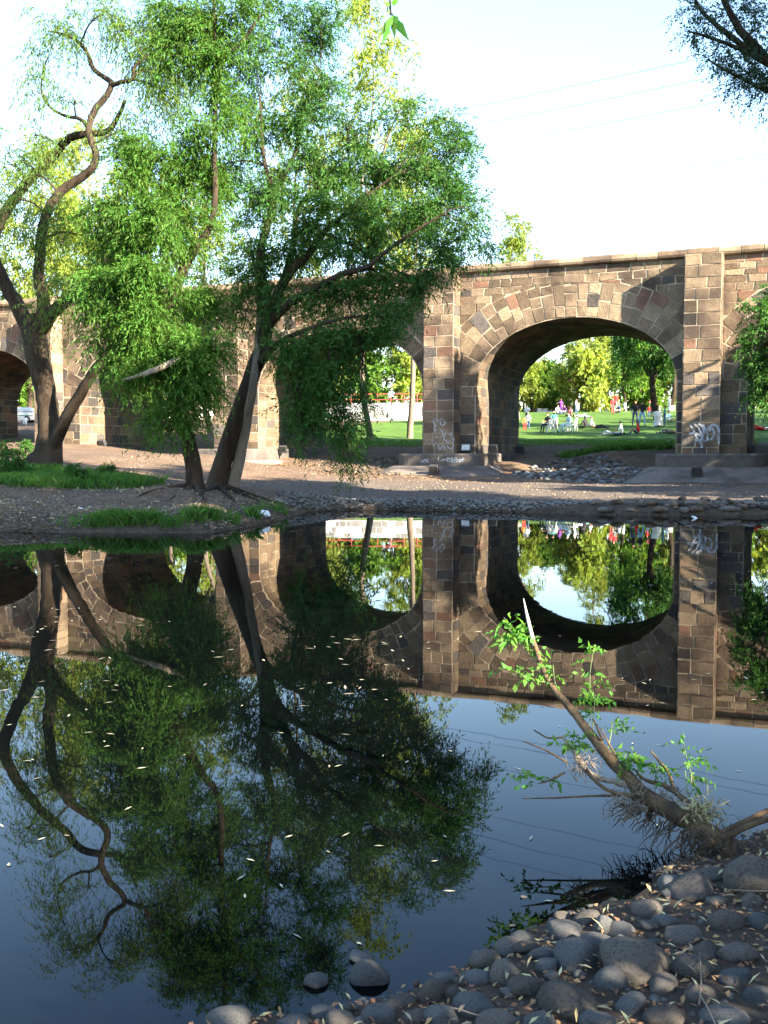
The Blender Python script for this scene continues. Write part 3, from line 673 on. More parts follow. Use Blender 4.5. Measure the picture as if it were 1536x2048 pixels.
for x, y, dy, rx, ry, n in ((600, 735, -2.0, 62, 38, 130), (665, 760, -2.2, 62, 42, 150), (640, 825, -2.2, 52, 50, 140), (690, 860, -2.3, 42, 46, 100), (702, 925, -2.3, 26, 36, 50), (592, 812, -2.0, 36, 46, 80), (610, 880, -2.2, 26, 30, 34), (570, 700, -1.6, 40, 34, 60), (720, 800, -2.3, 34, 30, 40), (640, 700, -1.8, 90, 40, 150), (730, 680, -2, 90, 40, 140), (790, 640, -2.1, 75, 45, 130),
                            (830, 560, -2, 55, 65, 130), (880, 500, -2.2, 70, 45, 130), (760, 550, -1.8, 80, 60, 160), (660, 600, -1.2, 75, 55, 110), (560, 500, -.3, 75, 80, 130), (660, 450, -.8, 95, 75, 300), (780, 440, -1.2, 90, 70, 260), (880, 400, -1, 70, 60, 190),
                            (620, 350, .3, 90, 70, 250), (530, 370, 0, 70, 80, 210), (720, 340, 0, 90, 60, 220), (840, 320, -.4, 80, 60, 160), (920, 370, -.8, 45, 50, 60), (600, 250, .3, 80, 55, 170), (510, 260, .2, 60, 70, 130), (520, 150, .2, 80, 70, 120), (620, 180, .3, 70, 55, 130),
                            (600, 70, .4, 85, 70, 140), (700, 250, 0, 60, 45, 60), (820, 230, -.4, 80, 45, 80), (910, 240, -.6, 40, 35, 22), (930, 470, -2.2, 45, 35, 40), (560, 610, -.6, 45, 60, 70), (700, 510, -1.4, 70, 45, 120), (480, 560, .4, 50, 70, 120), (600, 600, 0, 50, 50, 36), (850, 440, -1.6, 60, 45, 110), (930, 300, -.8, 45, 45, 60), (950, 430, -1.8, 34, 45, 60), (968, 495, -2.2, 30, 22, 30), (890, 270, -.5, 60, 40, 70), (560, 30, .3, 80, 50, 130), (640, 40, .3, 60, 50, 90), (480, 90, .2, 60, 60, 110), (460, 190, .2, 50, 60, 90), (440, 330, .4, 50, 70, 120), (700, 590, -1.6, 70, 45, 120)):
    T.blob_px(x, y, k + dy, rx, ry, int(n * (1.6 if y < 640 else 1.5)), nb=14, above=(y > 650), **DF)
T.done()
g = ground_at(466, 980)
T = Tree('willow_tree', 'slender pale willow stem leaning up, rightmost of three on the rooty mound', (g.x, g.y, g.z), 24, bark='bark_pale', leaf='willow_dark')
k = g.y
T.limb_px([(463, 1000, k, 34), (466, 975, k, 26), (478, 920, k, 23), (492, 850, k, 20), (505, 780, k - .4, 17), (513, 705, k - .2, 12), (518, 640, k + .3, 10), (514, 570, k + .5, 7), (504, 500, k + .5, 4)], sides=10, wob=.03)
for x, y, rx, ry, n in ((500, 470, 50, 60, 120), (480, 620, 40, 60, 90), (530, 560, 40, 50, 90)): T.blob_px(x, y, k + .2, rx, ry, n, nb=8, **DN)
T.done()
# ================================================================ trees around: right bank, park, background
def sized_tree(name, label, base, h, rad, seed, leaf='park', bark='bark', painted=False, tr=.22, lean=(0, 0), nblob=9, twigs=70, LL=.34, LW=.13, group=None, low=.35, fork=None, droop=.5, nl=10, flat=.75, bsize=.5, ln=.9):
    T = Tree(name, label, base, seed, bark=bark, leaf=leaf, group=group); b = Vector(base); rd = T.rnd
    top = b + Vector((lean[0], lean[1], h * .9))
    pts = [(b - Vector((0, 0, .25)), tr * 1.45), (b + Vector((0, 0, .3)), tr * 1.1)]
    for k in (.18, .38, .6, .8, 1.0):
        p = b.lerp(top, k) + Vector((rd.uniform(-.03, .03) * h, rd.uniform(-.03, .03) * h, 0)); pts.append((p, tr * (1 - k * .85)))
    T.limb(pts, sides=9, wob=.05)
    for j in range(fork or 3):
        k = rd.uniform(.28, .6); a = b.lerp(top, k); g_ = rd.uniform(0, 6.28); e = a + Vector((math.cos(g_) * rad * .8, math.sin(g_) * rad * .8, h * rd.uniform(.18, .34)))
        T.limb([(a, tr * (1 - k * .85) * .7), (a.lerp(e, .5) + Vector((0, 0, .04 * h)), tr * .35), (e, tr * .12)], sides=6)
    for j in range(nblob):
        f = (j + .5) / nblob; zc = low + (1 - low) * f; g_ = j * 2.4 + rd.uniform(-.5, .5)
        rr = rad * math.sin(math.pi * min(.95, .18 + .8 * f)) * rd.uniform(.25, .75)
        c = b + Vector((lean[0] * zc + math.cos(g_) * rr, lean[1] * zc + math.sin(g_) * rr, h * zc))
        s_ = rad * bsize * rd.uniform(.8, 1.2)
        T.blob(c, s_, s_, s_ * flat, twigs, LL=LL, LW=LW, nl=nl, ln=ln, nb=5, droop=droop, hang=.35)
    o = T.done()
    if painted:
        m = MB(); q = b + (Vector((lean[0], lean[1], h * .9)) * .09)
        P0 = [b + Vector((0, 0, -.1)), b + Vector((0, 0, .4)), b + Vector((lean[0] * .11, lean[1] * .11, h * .1 if h * .1 < 1.5 else 1.5))]
        m.tube(P0, [tr * 1.33, tr * 1.16, tr * 1.12], 9, False); m.build('painted_band', MATS['limewash'], o, (0, 0, 0), smooth=True, rel=b, label='white limewashed foot of the trunk')
    return o
def gp(px, py): 
    g_ = ground_at(px, py); return (g_.x, g_.y, g_.z)
def gxy(x, y): return (x, y, hz(x, y))
PK = 'park trees seen through the arches'
# park trees with limewashed feet, seen through the big arch
spec = [(1137, 822, 9, 2.3, 'pale', .30, (.3, 0), 'slim pale-leaved tree beside the white bench'), (1149, 818, 10, 2.2, 'pale', .24, (.6, 0), 'thin pale-leaved tree leaning behind the picnic group'),
        (1165, 822, 15, 3.0, 'pale', .44, (2.2, .5), 'tall leaning grey tree with wispy crown next to the lamp post'), (1174, 816, 11, 2.0, 'pale', .22, (1.8, 0), 'wispy slanting tree crossing behind the lamp post'),
        (1191, 816, 10, 2.3, 'gold', .28, (.2, .5), 'yellow-green tree right behind the lamp post'), (1213, 816, 10, 2.4, 'gold', .36, (-.3, 0), 'yellow-green tree behind the couple in red'),
        (1250, 822, 8, 1.8, 'park', .12, (-.2, 0), 'very thin young tree behind the couple in red'), (1263, 813, 10, 2.6, 'park', .26, (.2, 0), 'green tree behind the two standing adults'),
        (1281, 813, 11, 2.8, 'park', .30, (.5, 0), 'leaning green tree with wide white foot'), (1293, 816, 11, 2.6, 'park', .34, (-.2, 0), 'green tree beside the person in plaid'),
        (1328, 819, 11, 2.8, 'park', .26, (0, 0), 'green tree in the far row by the right pier'), (1342, 821, 11, 2.8, 'park', .28, (0, 0), 'last green tree of the far row by the right pier')]
for i, (px, py, h, r_, lf, tr, ln_, lb) in enumerate(spec):
    sized_tree('park_tree', lb, gp(px, py), h, r_, 100 + i, leaf=lf, bark='bark_pale' if lf != 'park' else 'bark', painted=True, tr=tr, lean=ln_, nblob=9, twigs=46, LL=.33, LW=.12, group=PK, low=.42)
sized_tree('park_tree', 'dense dark green tree with white foot standing near on the lawn', gp(1316, 853), 10.5, 3.6, 131, leaf='willow_dark', painted=True, tr=.27, nblob=16, twigs=120, LL=.26, LW=.10, group=PK, low=.38, lean=(-.6, .5), flat=.7)
for i, (px, py, h, r_, lf, lb) in enumerate([(1062, 812, 6.5, 2.6, 'gold', 'round olive bush tree beside the inner arch wall'), (1085, 806, 5.5, 2.2, 'park', 'low bushy tree beyond the stone wall'), (1112, 806, 6.5, 2.4, 'park', 'bushy dark tree behind the white bench'), (1045, 805, 8, 2.8, 'gold', 'olive tree half hidden by the inner arch wall')]):
    sized_tree('park_tree', lb, gp(px, py), h, r_, 140 + i, leaf=lf, tr=.16, nblob=10, twigs=70, LL=.28, LW=.11, group=PK, low=.3)
# middle and left arches
mids = [(806, 812, 13, 2.6, 'gold', .27, (.1, 0), 'straight sunlit tree behind the white wall'), (768, 812, 13, 2.5, 'gold', .22, (1.6, 0), 'slanting sunlit tree behind the white wall'), (836, 808, 12, 2.5, 'park', .26, (-.2, 0), 'tree beside the pier behind the white wall'), (824, 806, 11, 2.2, 'park', .22, (.3, 0), 'second tree from the pier behind the white wall'),
        (722, 812, 12, 3, 'gold', .3, (0, 0), 'yellow-green tree behind the person in red'), (690, 810, 12, 3, 'gold', .24, (-.3, 0), 'yellow-green tree left of the person in red'), (655, 812, 12, 3, 'gold', .28, (.3, 0), 'yellow-green tree beside the inner wall of the middle arch'),
        (398, 838, 11, 2.6, 'gold', .3, (0, 0), 'sunlit tree seen between the two dark trunks'), (420, 836, 11, 2.6, 'gold', .26, (.4, 0), 'sunlit tree close beside the dark leaning trunk'), (340, 838, 11, 2.8, 'gold', .26, (0, 0), 'sunlit tree behind the hanging willow crown'), (310, 836, 11, 2.8, 'park', .26, (0, 0), 'green tree behind the hanging willow crown'),
        (58, 838, 11, 3.2, 'park', .32, (0, 0), 'dark tree with white foot behind the parked car'), (22, 835, 12, 3.4, 'park', .3, (0, 0), 'dark tree with white foot left behind the parked car'), (-15, 836, 12, 3.4, 'park', .3, (0, 0), 'dark tree beyond the leftmost arch')]
for i, (px, py, h, r_, lf, tr, ln_, lb) in enumerate(mids):
    sized_tree('park_tree', lb, gp(px, py), h, r_, 160 + i, leaf=lf, bark='bark_pale' if lf == 'gold' else 'bark', painted=True, tr=tr, lean=ln_, nblob=9, twigs=48, LL=.35, LW=.13, group=PK, low=.32)
# a far belt that closes the park
for i in range(22):
    px = -330 + i * 88 + (i * 37 % 23); Y = 118 + (i * 53 % 17); p = at(px, 800, Y)
    sized_tree('distant_tree', 'tree in the hazy green belt closing the far side of the park', gxy(p.x, Y), 6.5 + (i * 29 % 4), 4.2, 200 + i, leaf=('park', 'gold', 'park', 'pale')[i % 4], tr=.3, nblob=9, twigs=45, LL=.65, LW=.3, group='far tree belt', low=.12, ln=1.3)
# tall sunlit trees that rise above the bridge
tall = [((98, 70), 21, 5.0, 'gold', 'tall yellow-green sunlit tree rising above the left end of the bridge'), ((190, 72), 21.5, 4.6, 'pale', 'wispy sunlit tree above the bridge behind the winding limbs'), ((-40, 70), 19, 5.0, 'gold', 'sunlit tree above the bridge at its far left'),
        ((300, 74), 20, 4.8, 'gold', 'sunlit tree above the bridge behind the dense willow'), ((420, 70), 18, 4.5, 'gold', 'sunlit tree above the bridge behind the thick leaning willow'), ((740, 64), 29, 4.6, 'gold', 'very tall sunlit tree behind the top of the spreading willow'),
        ((600, 68), 25, 5, 'pale', 'tall pale tree behind the crown of the spreading willow'), ((820, 66), 20, 3.8, 'pale', 'pale tree showing right of the spreading willow crown'), ((1035, 88), 16.8, 3.6, 'gold', 'pale treetop just showing over the parapet'), ((130, 66), 16, 4.2, 'gold', 'low sunlit tree behind the bridge by the forked trunk')]
for i, ((px, Y), h, r_, lf, lb) in enumerate(tall):
    p = at(px, 850, Y); z = hz(p.x, Y)
    sized_tree('tall_tree', lb, (p.x, Y, z), h, r_, 300 + i, leaf=lf, bark='bark_pale', tr=.2, nblob=18, twigs=62, LL=.30, LW=.11, group='sunlit trees above the bridge', low=.38, flat=.95, bsize=.42, droop=.8)
# right bank
T = Tree('ash_tree', 'dark leafy tree reaching in front of the rightmost arch', gxy(15.8, 36), 401, leaf='willow_dark'); k = 36
b = T.o; T.limb([(b - Vector((0, 0, .3)), .45), (b + Vector((0, 0, 1)), .33), (b + Vector((-.4, 0, 3)), .28), (b + Vector((-.2, .3, 6)), .22), (b + Vector((.3, 0, 9)), .1), (b + Vector((.2, 0, 11.5)), .03)], sides=10)
T.limb([(b + Vector((-.3, 0, 2.5)), .18), (b + Vector((-1.2, -.4, 3.6)), .12), (b + Vector((-2.2, -.6, 4.4)), .05)], sides=7)
for x, y, rx, ry, n in ((1520, 640, 40, 45, 130), (1512, 700, 34, 50, 130), (1545, 720, 55, 70, 220), (1525, 790, 34, 45, 110), (1560, 610, 55, 60, 180), (1580, 660, 60, 80, 220), (1640, 560, 80, 80, 200), (1690, 660, 90, 90, 220), (1740, 560, 90, 80, 180), (1600, 780, 60, 60, 120)):
    T.blob_px(x, y, k, rx, ry, n, nb=9, LL=.15, LW=.055, ln=.5, droop=.4, hang=.4)
T.done()
BT = [(23.8, 31.2, 17.2, 2.9), (24.5, 37, 10, 2.6), (28.6, 34.3, 11.6, 3.2), (33, 32.6, 12, 3.6), (37.5, 30.5, 12.5, 3.8), (29, 26.5, 13, 3.8), (30.5, 17.5, 13, 4.2), (35, 22, 14, 4.6), (24, 10, 18.5, 4.6), (29, 7, 20, 4.8), (16.5, 9.4, 17, 4.0), (21, 6, 18.5, 4.4), (27.5, 21.5, 11, 3.6), (12.6, 4.0, 15, 3.2), (14.8, .8, 17, 3.6), (18.5, 2.5, 17, 4.0)]
for i, (x, y, h, r_) in enumerate(BT):
    sized_tree('bank_tree', 'broad tree standing on the right bank of the pond', gxy(x, y), h, r_, 420 + i, leaf='park', tr=.4, nblob=int(5 + h * .8), twigs=56, LL=.46, LW=.24, group='trees along the right bank', low=.12, bsize=.6)
for i, (u_, v_, h, r_) in enumerate([(19.5, 13, 10, 2.8), (23, 11.5, 12, 3.2), (22, 20, 11, 3.0), (27, 15, 13, 3.6), (27, 25, 12, 3.8), (31, 20, 12, 4), (30, 33, 13, 4), (36, 27, 13, 4.2), (33, 40, 13, 4), (20, 30, 9, 2.8)]):
    q = W(u_, v_, 0); sized_tree('lawn_tree', 'tree at the right side of the park lawn', gxy(q.x, q.y), h, r_, 520 + i, leaf='park', tr=.3, nblob=9, twigs=50, LL=.4, LW=.18, group='trees beside the lawn', low=.3, painted=True)
# near tree on the right whose limbs reach into the picture's upper corner
g_ = gxy(8.6, 8.0)
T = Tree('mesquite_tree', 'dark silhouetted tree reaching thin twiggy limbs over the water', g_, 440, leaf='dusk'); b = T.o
T.limb([(b - Vector((0, 0, .3)), .34), (b + Vector((0, 0, 1)), .26), (b + Vector((-.2, .5, 3)), .22), (b + Vector((-.4, 1.2, 5)), .18), (b + Vector((0, 1.5, 7.5)), .1), (b + Vector((.4, 1.5, 9.5)), .03)], sides=10)
JY = 13.0
T.limb([(b + Vector((-.3, 1, 4.3)), .14), (at(1720, 260, JY - 2), .10)] + [(at(x, y, JY), w_ * JY / FPX / 2) for x, y, w_ in ((1560, 140, 22), (1500, 85, 18), (1465, 35, 14), (1440, -20, 9))], sides=8)
T.limb([(at(1560, 140, JY), .07)] + [(at(x, y, JY), w_ * JY / FPX / 2) for x, y, w_ in ((1510, 108, 13), (1460, 72, 11), (1410, 30, 8), (1385, -10, 5))], sides=7)
T.limb([(at(1600, 170, JY), .06)] + [(at(x, y, JY), w_ * JY / FPX / 2) for x, y, w_ in ((1540, 132, 10), (1480, 98, 8), (1420, 75, 6), (1375, 62, 3))], sides=6)
T.limb([(at(1640, 200, JY), .06)] + [(at(x, y, JY), w_ * JY / FPX / 2) for x, y, w_ in ((1560, 190, 10), (1500, 165, 8), (1450, 140, 5), (1415, 118, 3))], sides=6)
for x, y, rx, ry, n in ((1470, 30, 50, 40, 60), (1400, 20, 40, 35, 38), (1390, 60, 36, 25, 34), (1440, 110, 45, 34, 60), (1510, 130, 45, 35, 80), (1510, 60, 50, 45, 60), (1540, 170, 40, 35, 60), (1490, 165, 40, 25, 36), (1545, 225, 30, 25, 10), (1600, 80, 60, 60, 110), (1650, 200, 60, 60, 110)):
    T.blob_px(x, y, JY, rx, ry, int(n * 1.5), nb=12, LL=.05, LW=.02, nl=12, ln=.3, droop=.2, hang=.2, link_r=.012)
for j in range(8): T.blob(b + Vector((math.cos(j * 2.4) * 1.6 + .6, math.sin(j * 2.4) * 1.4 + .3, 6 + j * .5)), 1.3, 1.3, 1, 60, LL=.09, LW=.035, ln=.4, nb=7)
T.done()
# overhead willow behind the camera, one sprig hanging into view
T = Tree('overhanging_willow', 'fresh green willow sprig hanging down above the water', gxy(-4.2, -2.2), 450, leaf='shoot'); b = T.o
T.limb([(b - Vector((0, 0, .3)), .3), (b + Vector((0, 0, 1.5)), .24), (b + Vector((.6, .6, 3.4)), .2), (b + Vector((2, 2.2, 4.6)), .12), (Vector((-.6, 2.2, 4.6)), .06), (Vector((.02, 3.0, 4.3)), .025), (Vector((.04, 3.15, 3.9)), .008), (at(780, -40, 3.2), .004), (at(786, 30, 3.2), .0025)], sides=8)
T.limb([(b + Vector((.6, .6, 3.4)), .16), (b + Vector((.2, -.3, 5.5)), .1), (b + Vector((-.4, -.5, 8)), .03)], sides=8)
for j in range(7): T.blob(b + Vector((math.cos(j * 2.4) * 1.5, math.sin(j * 2.4) * 1.3 - .6, 5.2 + j * .45)), 1.2, 1.2, .9, 70, LL=.14, LW=.035, ln=.6, nb=7)
sp = []
for x, y, ex, ey, wd in ((786, 30, 758, 75, 8), (786, 30, 770, 62, 9), (786, 30, 795, 48, 8), (788, 32, 818, 82, 8), (786, 34, 806, 66, 7), (780, 40, 764, 90, 7), (783, 10, 765, 4, 6), (782, 5, 798, 2, 6), (786, 36, 790, 78, 6)):
    a, e = at(x, y, 3.2), at(ex, ey, 3.17); d = e - a; sd = d.cross(Vector((0, 1, .25))).normalized() * wd * 3.2 / FPX / 2 * 1.9
    sp.append([a, a + d * .4 + sd, e, a + d * .4 - sd + Vector((0, .01, 0))])
T.V.append(np.array([[tuple(p) for p in q] for q in sp]).reshape(-1, 3))
T.done()
# unseen shrubs, added right of the view to shade the near stones
for i, (x, y, h, r_) in enumerate([(3.7, .7, 1.5, .7), (4.3, 1.3, 1.5, .8), (5.2, .4, 2.7, 1.1), (3.6, -.2, 2.3, 1.0), (6.0, 2.2, 2.8, 1.0), (2.6, -1.6, 2.3, 1.0), (7.2, 3.6, 3.2, 1.1), (7.6, .8, 2.7, 1.2), (5.0, -2.2, 2.4, 1.1), (1.2, -2.6, 2.4, 1.0), (9.5, -1.0, 3.4, 1.4), (12.5, 2.0, 6, 2.0), (8.5, -5.5, 3.4, 1.6)]):
    sized_tree('shade_shrub', 'unseen leafy shrub added to shade the near bank', gxy(x, y), h, r_, 460 + i, leaf='willow_dark', tr=.05 + .012 * h, nblob=9, twigs=44, LL=.12, LW=.05, group='unseen shrubs added for shade', low=.12, ln=.35, bsize=.6)
# ================================================================ the park behind the bridge: wall, fence, lamp, benches, chairs, car, people
mat('white_paint', (.70, .70, .70), (.80, .80, .79), 6, .6, .1, 30, .4)
mat('plastic_white', (.72, .73, .74), (.80, .80, .80), 3, .4, 0, None, .5)
mat('rail_red', (.20, .03, .022), (.26, .045, .032), 8, .6, .1, 30, .4)
mat('iron', (.03, .03, .032), (.05, .05, .05), 12, .55, .2, 30, .4)
mat('glass_lamp', (.55, .56, .55), (.7, .7, .68), 5, .25, 0, None, .5)
mat('lens_glass', (.35, .40, .42), (.5, .54, .55), 8, .15, 0, None, .6)
mat('car_paint', (.55, .58, .58), (.62, .64, .64), 2, .3, 0, None, .5)
mat('car_glass', (.012, .03, .028), (.02, .05, .045), 3, .08, 0, None, .6)
mat('car_stripe', (.03, .12, .07), (.04, .14, .09), 3, .35, 0, None, .5)
mat('rubber', (.015, .015, .015), (.025, .025, .025), 10, .8)
mat('steel', (.45, .45, .46), (.55, .55, .55), 10, .35, 0, None, .5, metal=.8)
mat('red_lamp', (.35, .01, .01), (.45, .02, .02), 4, .3)
WS = [mat('whitewashed_stone', (.20, .22, .25), (.30, .325, .36), 5, .9, .4, 20, .2, objrand=.12), mat('bare_wall_stone', (.12, .12, .12), (.18, .18, .18), 5, .9, .4, 20, .2, objrand=.2)]
mat('wall_joint', (.34, .36, .39), (.42, .44, .47), 5, .9, .3, 20, .2)
# whitewashed retaining wall, stones laid irregularly
def stone_wall(name, label, A, Bp, h, thick, seed, sizes, mats_, jointm):
    A, Bp = Vector(A), Vector(Bp); d = Bp - A; d.z = 0; L = d.length; ex = d / L; ny_ = Vector((ex.y, -ex.x, 0))
    if ny_.y > 0: ny_ = -ny_
    rt = root(name, A, label, 'wall'); zb = min(A.z, Bp.z) - .4; zt = lambda s: A.z + (Bp.z - A.z) * s / L + h; m = MB()
    q = [A + ny_ * .0, Bp + ny_ * .0, Bp - ny_ * thick, A - ny_ * thick]
    m.add([Vector((p.x, p.y, zb)) for p in q] + [Vector((q[0].x, q[0].y, zt(0))), Vector((q[1].x, q[1].y, zt(L))), Vector((q[2].x, q[2].y, zt(L))), Vector((q[3].x, q[3].y, zt(0)))], [(0, 1, 5, 4), (1, 2, 6, 5), (2, 3, 7, 6), (3, 0, 4, 7), (4, 5, 6, 7)])
    m.build('core', MATS[jointm], rt, (0, 0, 0), rel=A)
    rd = random.Random(seed); z = 0.05; cnt = 0; extra = MB()
    while z < h - .08:
        z1 = min(z + rd.uniform(*sizes), h); s = rd.uniform(-.2, 0)
        z1 = h if h - z1 < sizes[0] * .6 else z1
        while s < L:
            s1 = s + rd.uniform(sizes[0], sizes[1] * 1.7); a0, a1 = max(s, 0), min(s1, L)
            if a1 - a0 > .1:
                zz = A.z + (Bp.z - A.z) * (a0 / L)
                P = [Vector((0, 0, 0)) + A + ex * a + ny_ * .002 + Vector((0, 0, zz - A.z + zh)) for a, zh in ((a0 + rd.uniform(0, .05), z), (a1 - rd.uniform(0, .05), z + rd.uniform(-.03, .03)), (a1 - rd.uniform(0, .05), z1), (a0 + rd.uniform(0, .05), z1 + rd.uniform(-.03, .03) - .02))]
                V, F_, c = stone_geo(P, ny_, .02, .02); mi = rd.choices([0, 1], [.7, .3])[0]
                if cnt < 290: link('stone', mesh_from('stone', [x - c for x in V], F_, [mats_[mi]]), rt, c - A); cnt += 1
                else: extra.add(V, F_, mi)
            s = s1
        z = z1
    if extra.v: extra.build('stonework', mats_, rt, (0, 0, 0), rel=A, kind='stuff')
    return rt
A = ground_at(846, 840); Bq = ground_at(540, 842)
A = ground_at(862, 840)
stone_wall('retaining_wall', 'whitewashed stone retaining wall at the far edge of the lawn', Bq, A, 1.5, .6, 5, (.36, .62), WS, 'wall_joint')
wall_a, wall_b = Bq.copy(), A.copy()
a = ground_at(1040, 811); b = ground_at(1108, 808)
stone_wall('field_wall', 'low grey rubble wall at the far end of the lawn', a, b, .85, .4, 6, (.2, .34), [STONE[3], STONE[1]], 'mortar')
# red railing on the wall
fr = root('red_fence', wall_a + Vector((0, 1.0, 1.4)), 'red pipe fence running along the top of the white wall', 'fence'); d = wall_b - wall_a
n = 12
for i in range(n + 1):
    p = wall_a + d * (i / n) + Vector((0, 1.0, 1.3)); m = MB(); m.tube([p - Vector((0, 0, .9)), p + Vector((0, 0, 1.1))], .05, 8); m.build('post', MATS['rail_red'], fr, (0, 0, 0), rel=fr.location)
for zz in (.55, 1.05): m = MB(); m.tube([wall_a + Vector((0, 1.0, 1.3 + zz)), wall_b + Vector((0, 1.0, 1.3 + zz))], .045, 8); m.build('rail', MATS['rail_red'], fr, (0, 0, 0), rel=fr.location)
# lamp post
g_ = ground_at(1183, 823); lp = root('lamp_post', g_, 'dark iron lamp post with white lantern on the lawn', 'lamp post')
m = MB(); m.tube([Vector((0, 0, -.1)), Vector((0, 0, .25)), Vector((0, 0, .3))], [.16, .14, .08], 10); m.tube([Vector((0, 0, .3)), Vector((0, 0, 3.5))], [.06, .045], 10); m.build('pole', MATS['iron'], lp, (0, 0, 0), smooth=True)
m = MB(); m.tube([Vector((0, 0, 3.5)), Vector((0, 0, 3.55)), Vector((0, 0, 3.95))], [.08, .13, .24], 8); m.build('lantern_glass', MATS['glass_lamp'], lp, (0, 0, 0))
m = MB(); m.tube([Vector((0, 0, 3.96)), Vector((0, 0, 4.0)), Vector((0, 0, 4.15)), Vector((0, 0, 4.2))], [.3, .3, .1, .02], 8); m.build('lantern_cap', MATS['iron'], lp, (0, 0, 0))
# white concrete benches
def bench(px, py, lb, wdt=1.7):
    g_ = ground_at(px, py); r_ = root('park_bench', g_, lb, 'bench', 'white concrete benches')
    m = MB(); m.box((0, 0, .5), (wdt, .5, .12)); m.build('seat', MATS['white_paint'], r_, (0, 0, 0))
    for s in (-1, 1): m = MB(); m.box((s * wdt * .36, 0, .22), (.35, .42, .46), taper=.85); m.build('leg', MATS['white_paint'], r_, (0, 0, 0))
bench(1100, 816, 'white concrete bench by the rubble wall'); bench(1178, 817, 'white concrete bench behind the lamp post'); bench(1262, 818, 'white concrete bench in the shade of the far tree row')
def pedestal(px, py, lb):
    g_ = ground_at(px, py); r_ = root('white_pedestal', g_, lb, 'block'); m = MB(); m.box((0, 0, .3), (1.3, .5, .9), taper=.95); m.build('block', MATS['white_paint'], r_, (0, 0, 0))
    m = MB(); m.box((0, 0, .79), (1.4, .6, .1)); m.build('cap', MATS['white_paint'], r_, (0, 0, 0))
pedestal(1084, 817, 'white masonry block beside the bench')
# plastic armchairs
def chair(pos, rz, lb):
    r_ = root('plastic_chair', pos, lb, 'chair', 'white plastic chairs on the lawn', rz); w_ = MATS['plastic_white']
    m = MB(); m.box((0, 0, .43), (.46, .46, .04)); m.build('seat', w_, r_, (0, 0, 0))
    m = MB(); rot = Matrix.Rotation(R(12), 3, 'X')
    for x in (-.18, -.06, .06, .18): m.box((x, -.26, .66), (.07, .025, .42), rot)
    m.box((0, -.305, .87), (.46, .03, .07), rot); m.build('backrest', w_, r_, (0, 0, 0))
    for sx in (-1, 1):
        for sy in (-1, 1):
            m = MB(); m.tube([Vector((sx * .21, sy * .21, .42)), Vector((sx * .26, sy * .27, 0))], [.03, .022], 6); m.build('leg', w_, r_, (0, 0, 0))
        m = MB(); m.box((sx * .25, -.02, .64), (.05, .46, .03)); m.box((sx * .25, .2, .53), (.04, .03, .2)); m.build('armrest', w_, r_, (0, 0, 0))
# ---- people: one continuous skinned body each
def M(nm, c): return MATS.get(nm) or mat(nm, c, tuple(min(1, x * 1.25) for x in c), 8, .85, .1, 40, .2)
M('skin', (.36, .20, .13)); M('hair_black', (.012, .010, .009)); M('hair_brown', (.09, .045, .02)); M('shoe', (.03, .03, .03))
for nm, c in (('cloth_white', (.72, .73, .75)), ('cloth_red', (.55, .03, .03)), ('cloth_blue', (.25, .42, .62)), ('cloth_denim', (.06, .10, .20)), ('cloth_black', (.018, .018, .022)), ('cloth_purple', (.10, .03, .16)), ('cloth_teal', (.05, .20, .20)), ('cloth_orange', (.45, .12, .04)), ('cloth_maroon', (.26, .05, .06)), ('cloth_grey', (.18, .18, .19)), ('cloth_paleblue', (.42, .62, .72)), ('cloth_khaki', (.28, .22, .14))): M(nm, c)
EDG = [('pel', 'spi'), ('spi', 'che'), ('che', 'nec'), ('nec', 'hea'), ('hea', 'top'), ('che', 'shL'), ('shL', 'elL'), ('elL', 'wrL'), ('wrL', 'haL'), ('haL', 'fiL'), ('wrL', 'thL'), ('che', 'shR'), ('shR', 'elR'), ('elR', 'wrR'), ('wrR', 'haR'), ('haR', 'fiR'), ('wrR', 'thR'),
       ('pel', 'hiL'), ('hiL', 'knL'), ('knL', 'anL'), ('anL', 'toL'), ('pel', 'hiR'), ('hiR', 'knR'), ('knR', 'anR'), ('anR', 'toR')]
RAD = dict(pel=.13, spi=.12, che=.135, nec=.058, hea=.098, top=.075, sh=.065, el=.045, wr=.032, ha=.036, fi=.016, th=.012, hi=.10, kn=.062, an=.042, to=.034)
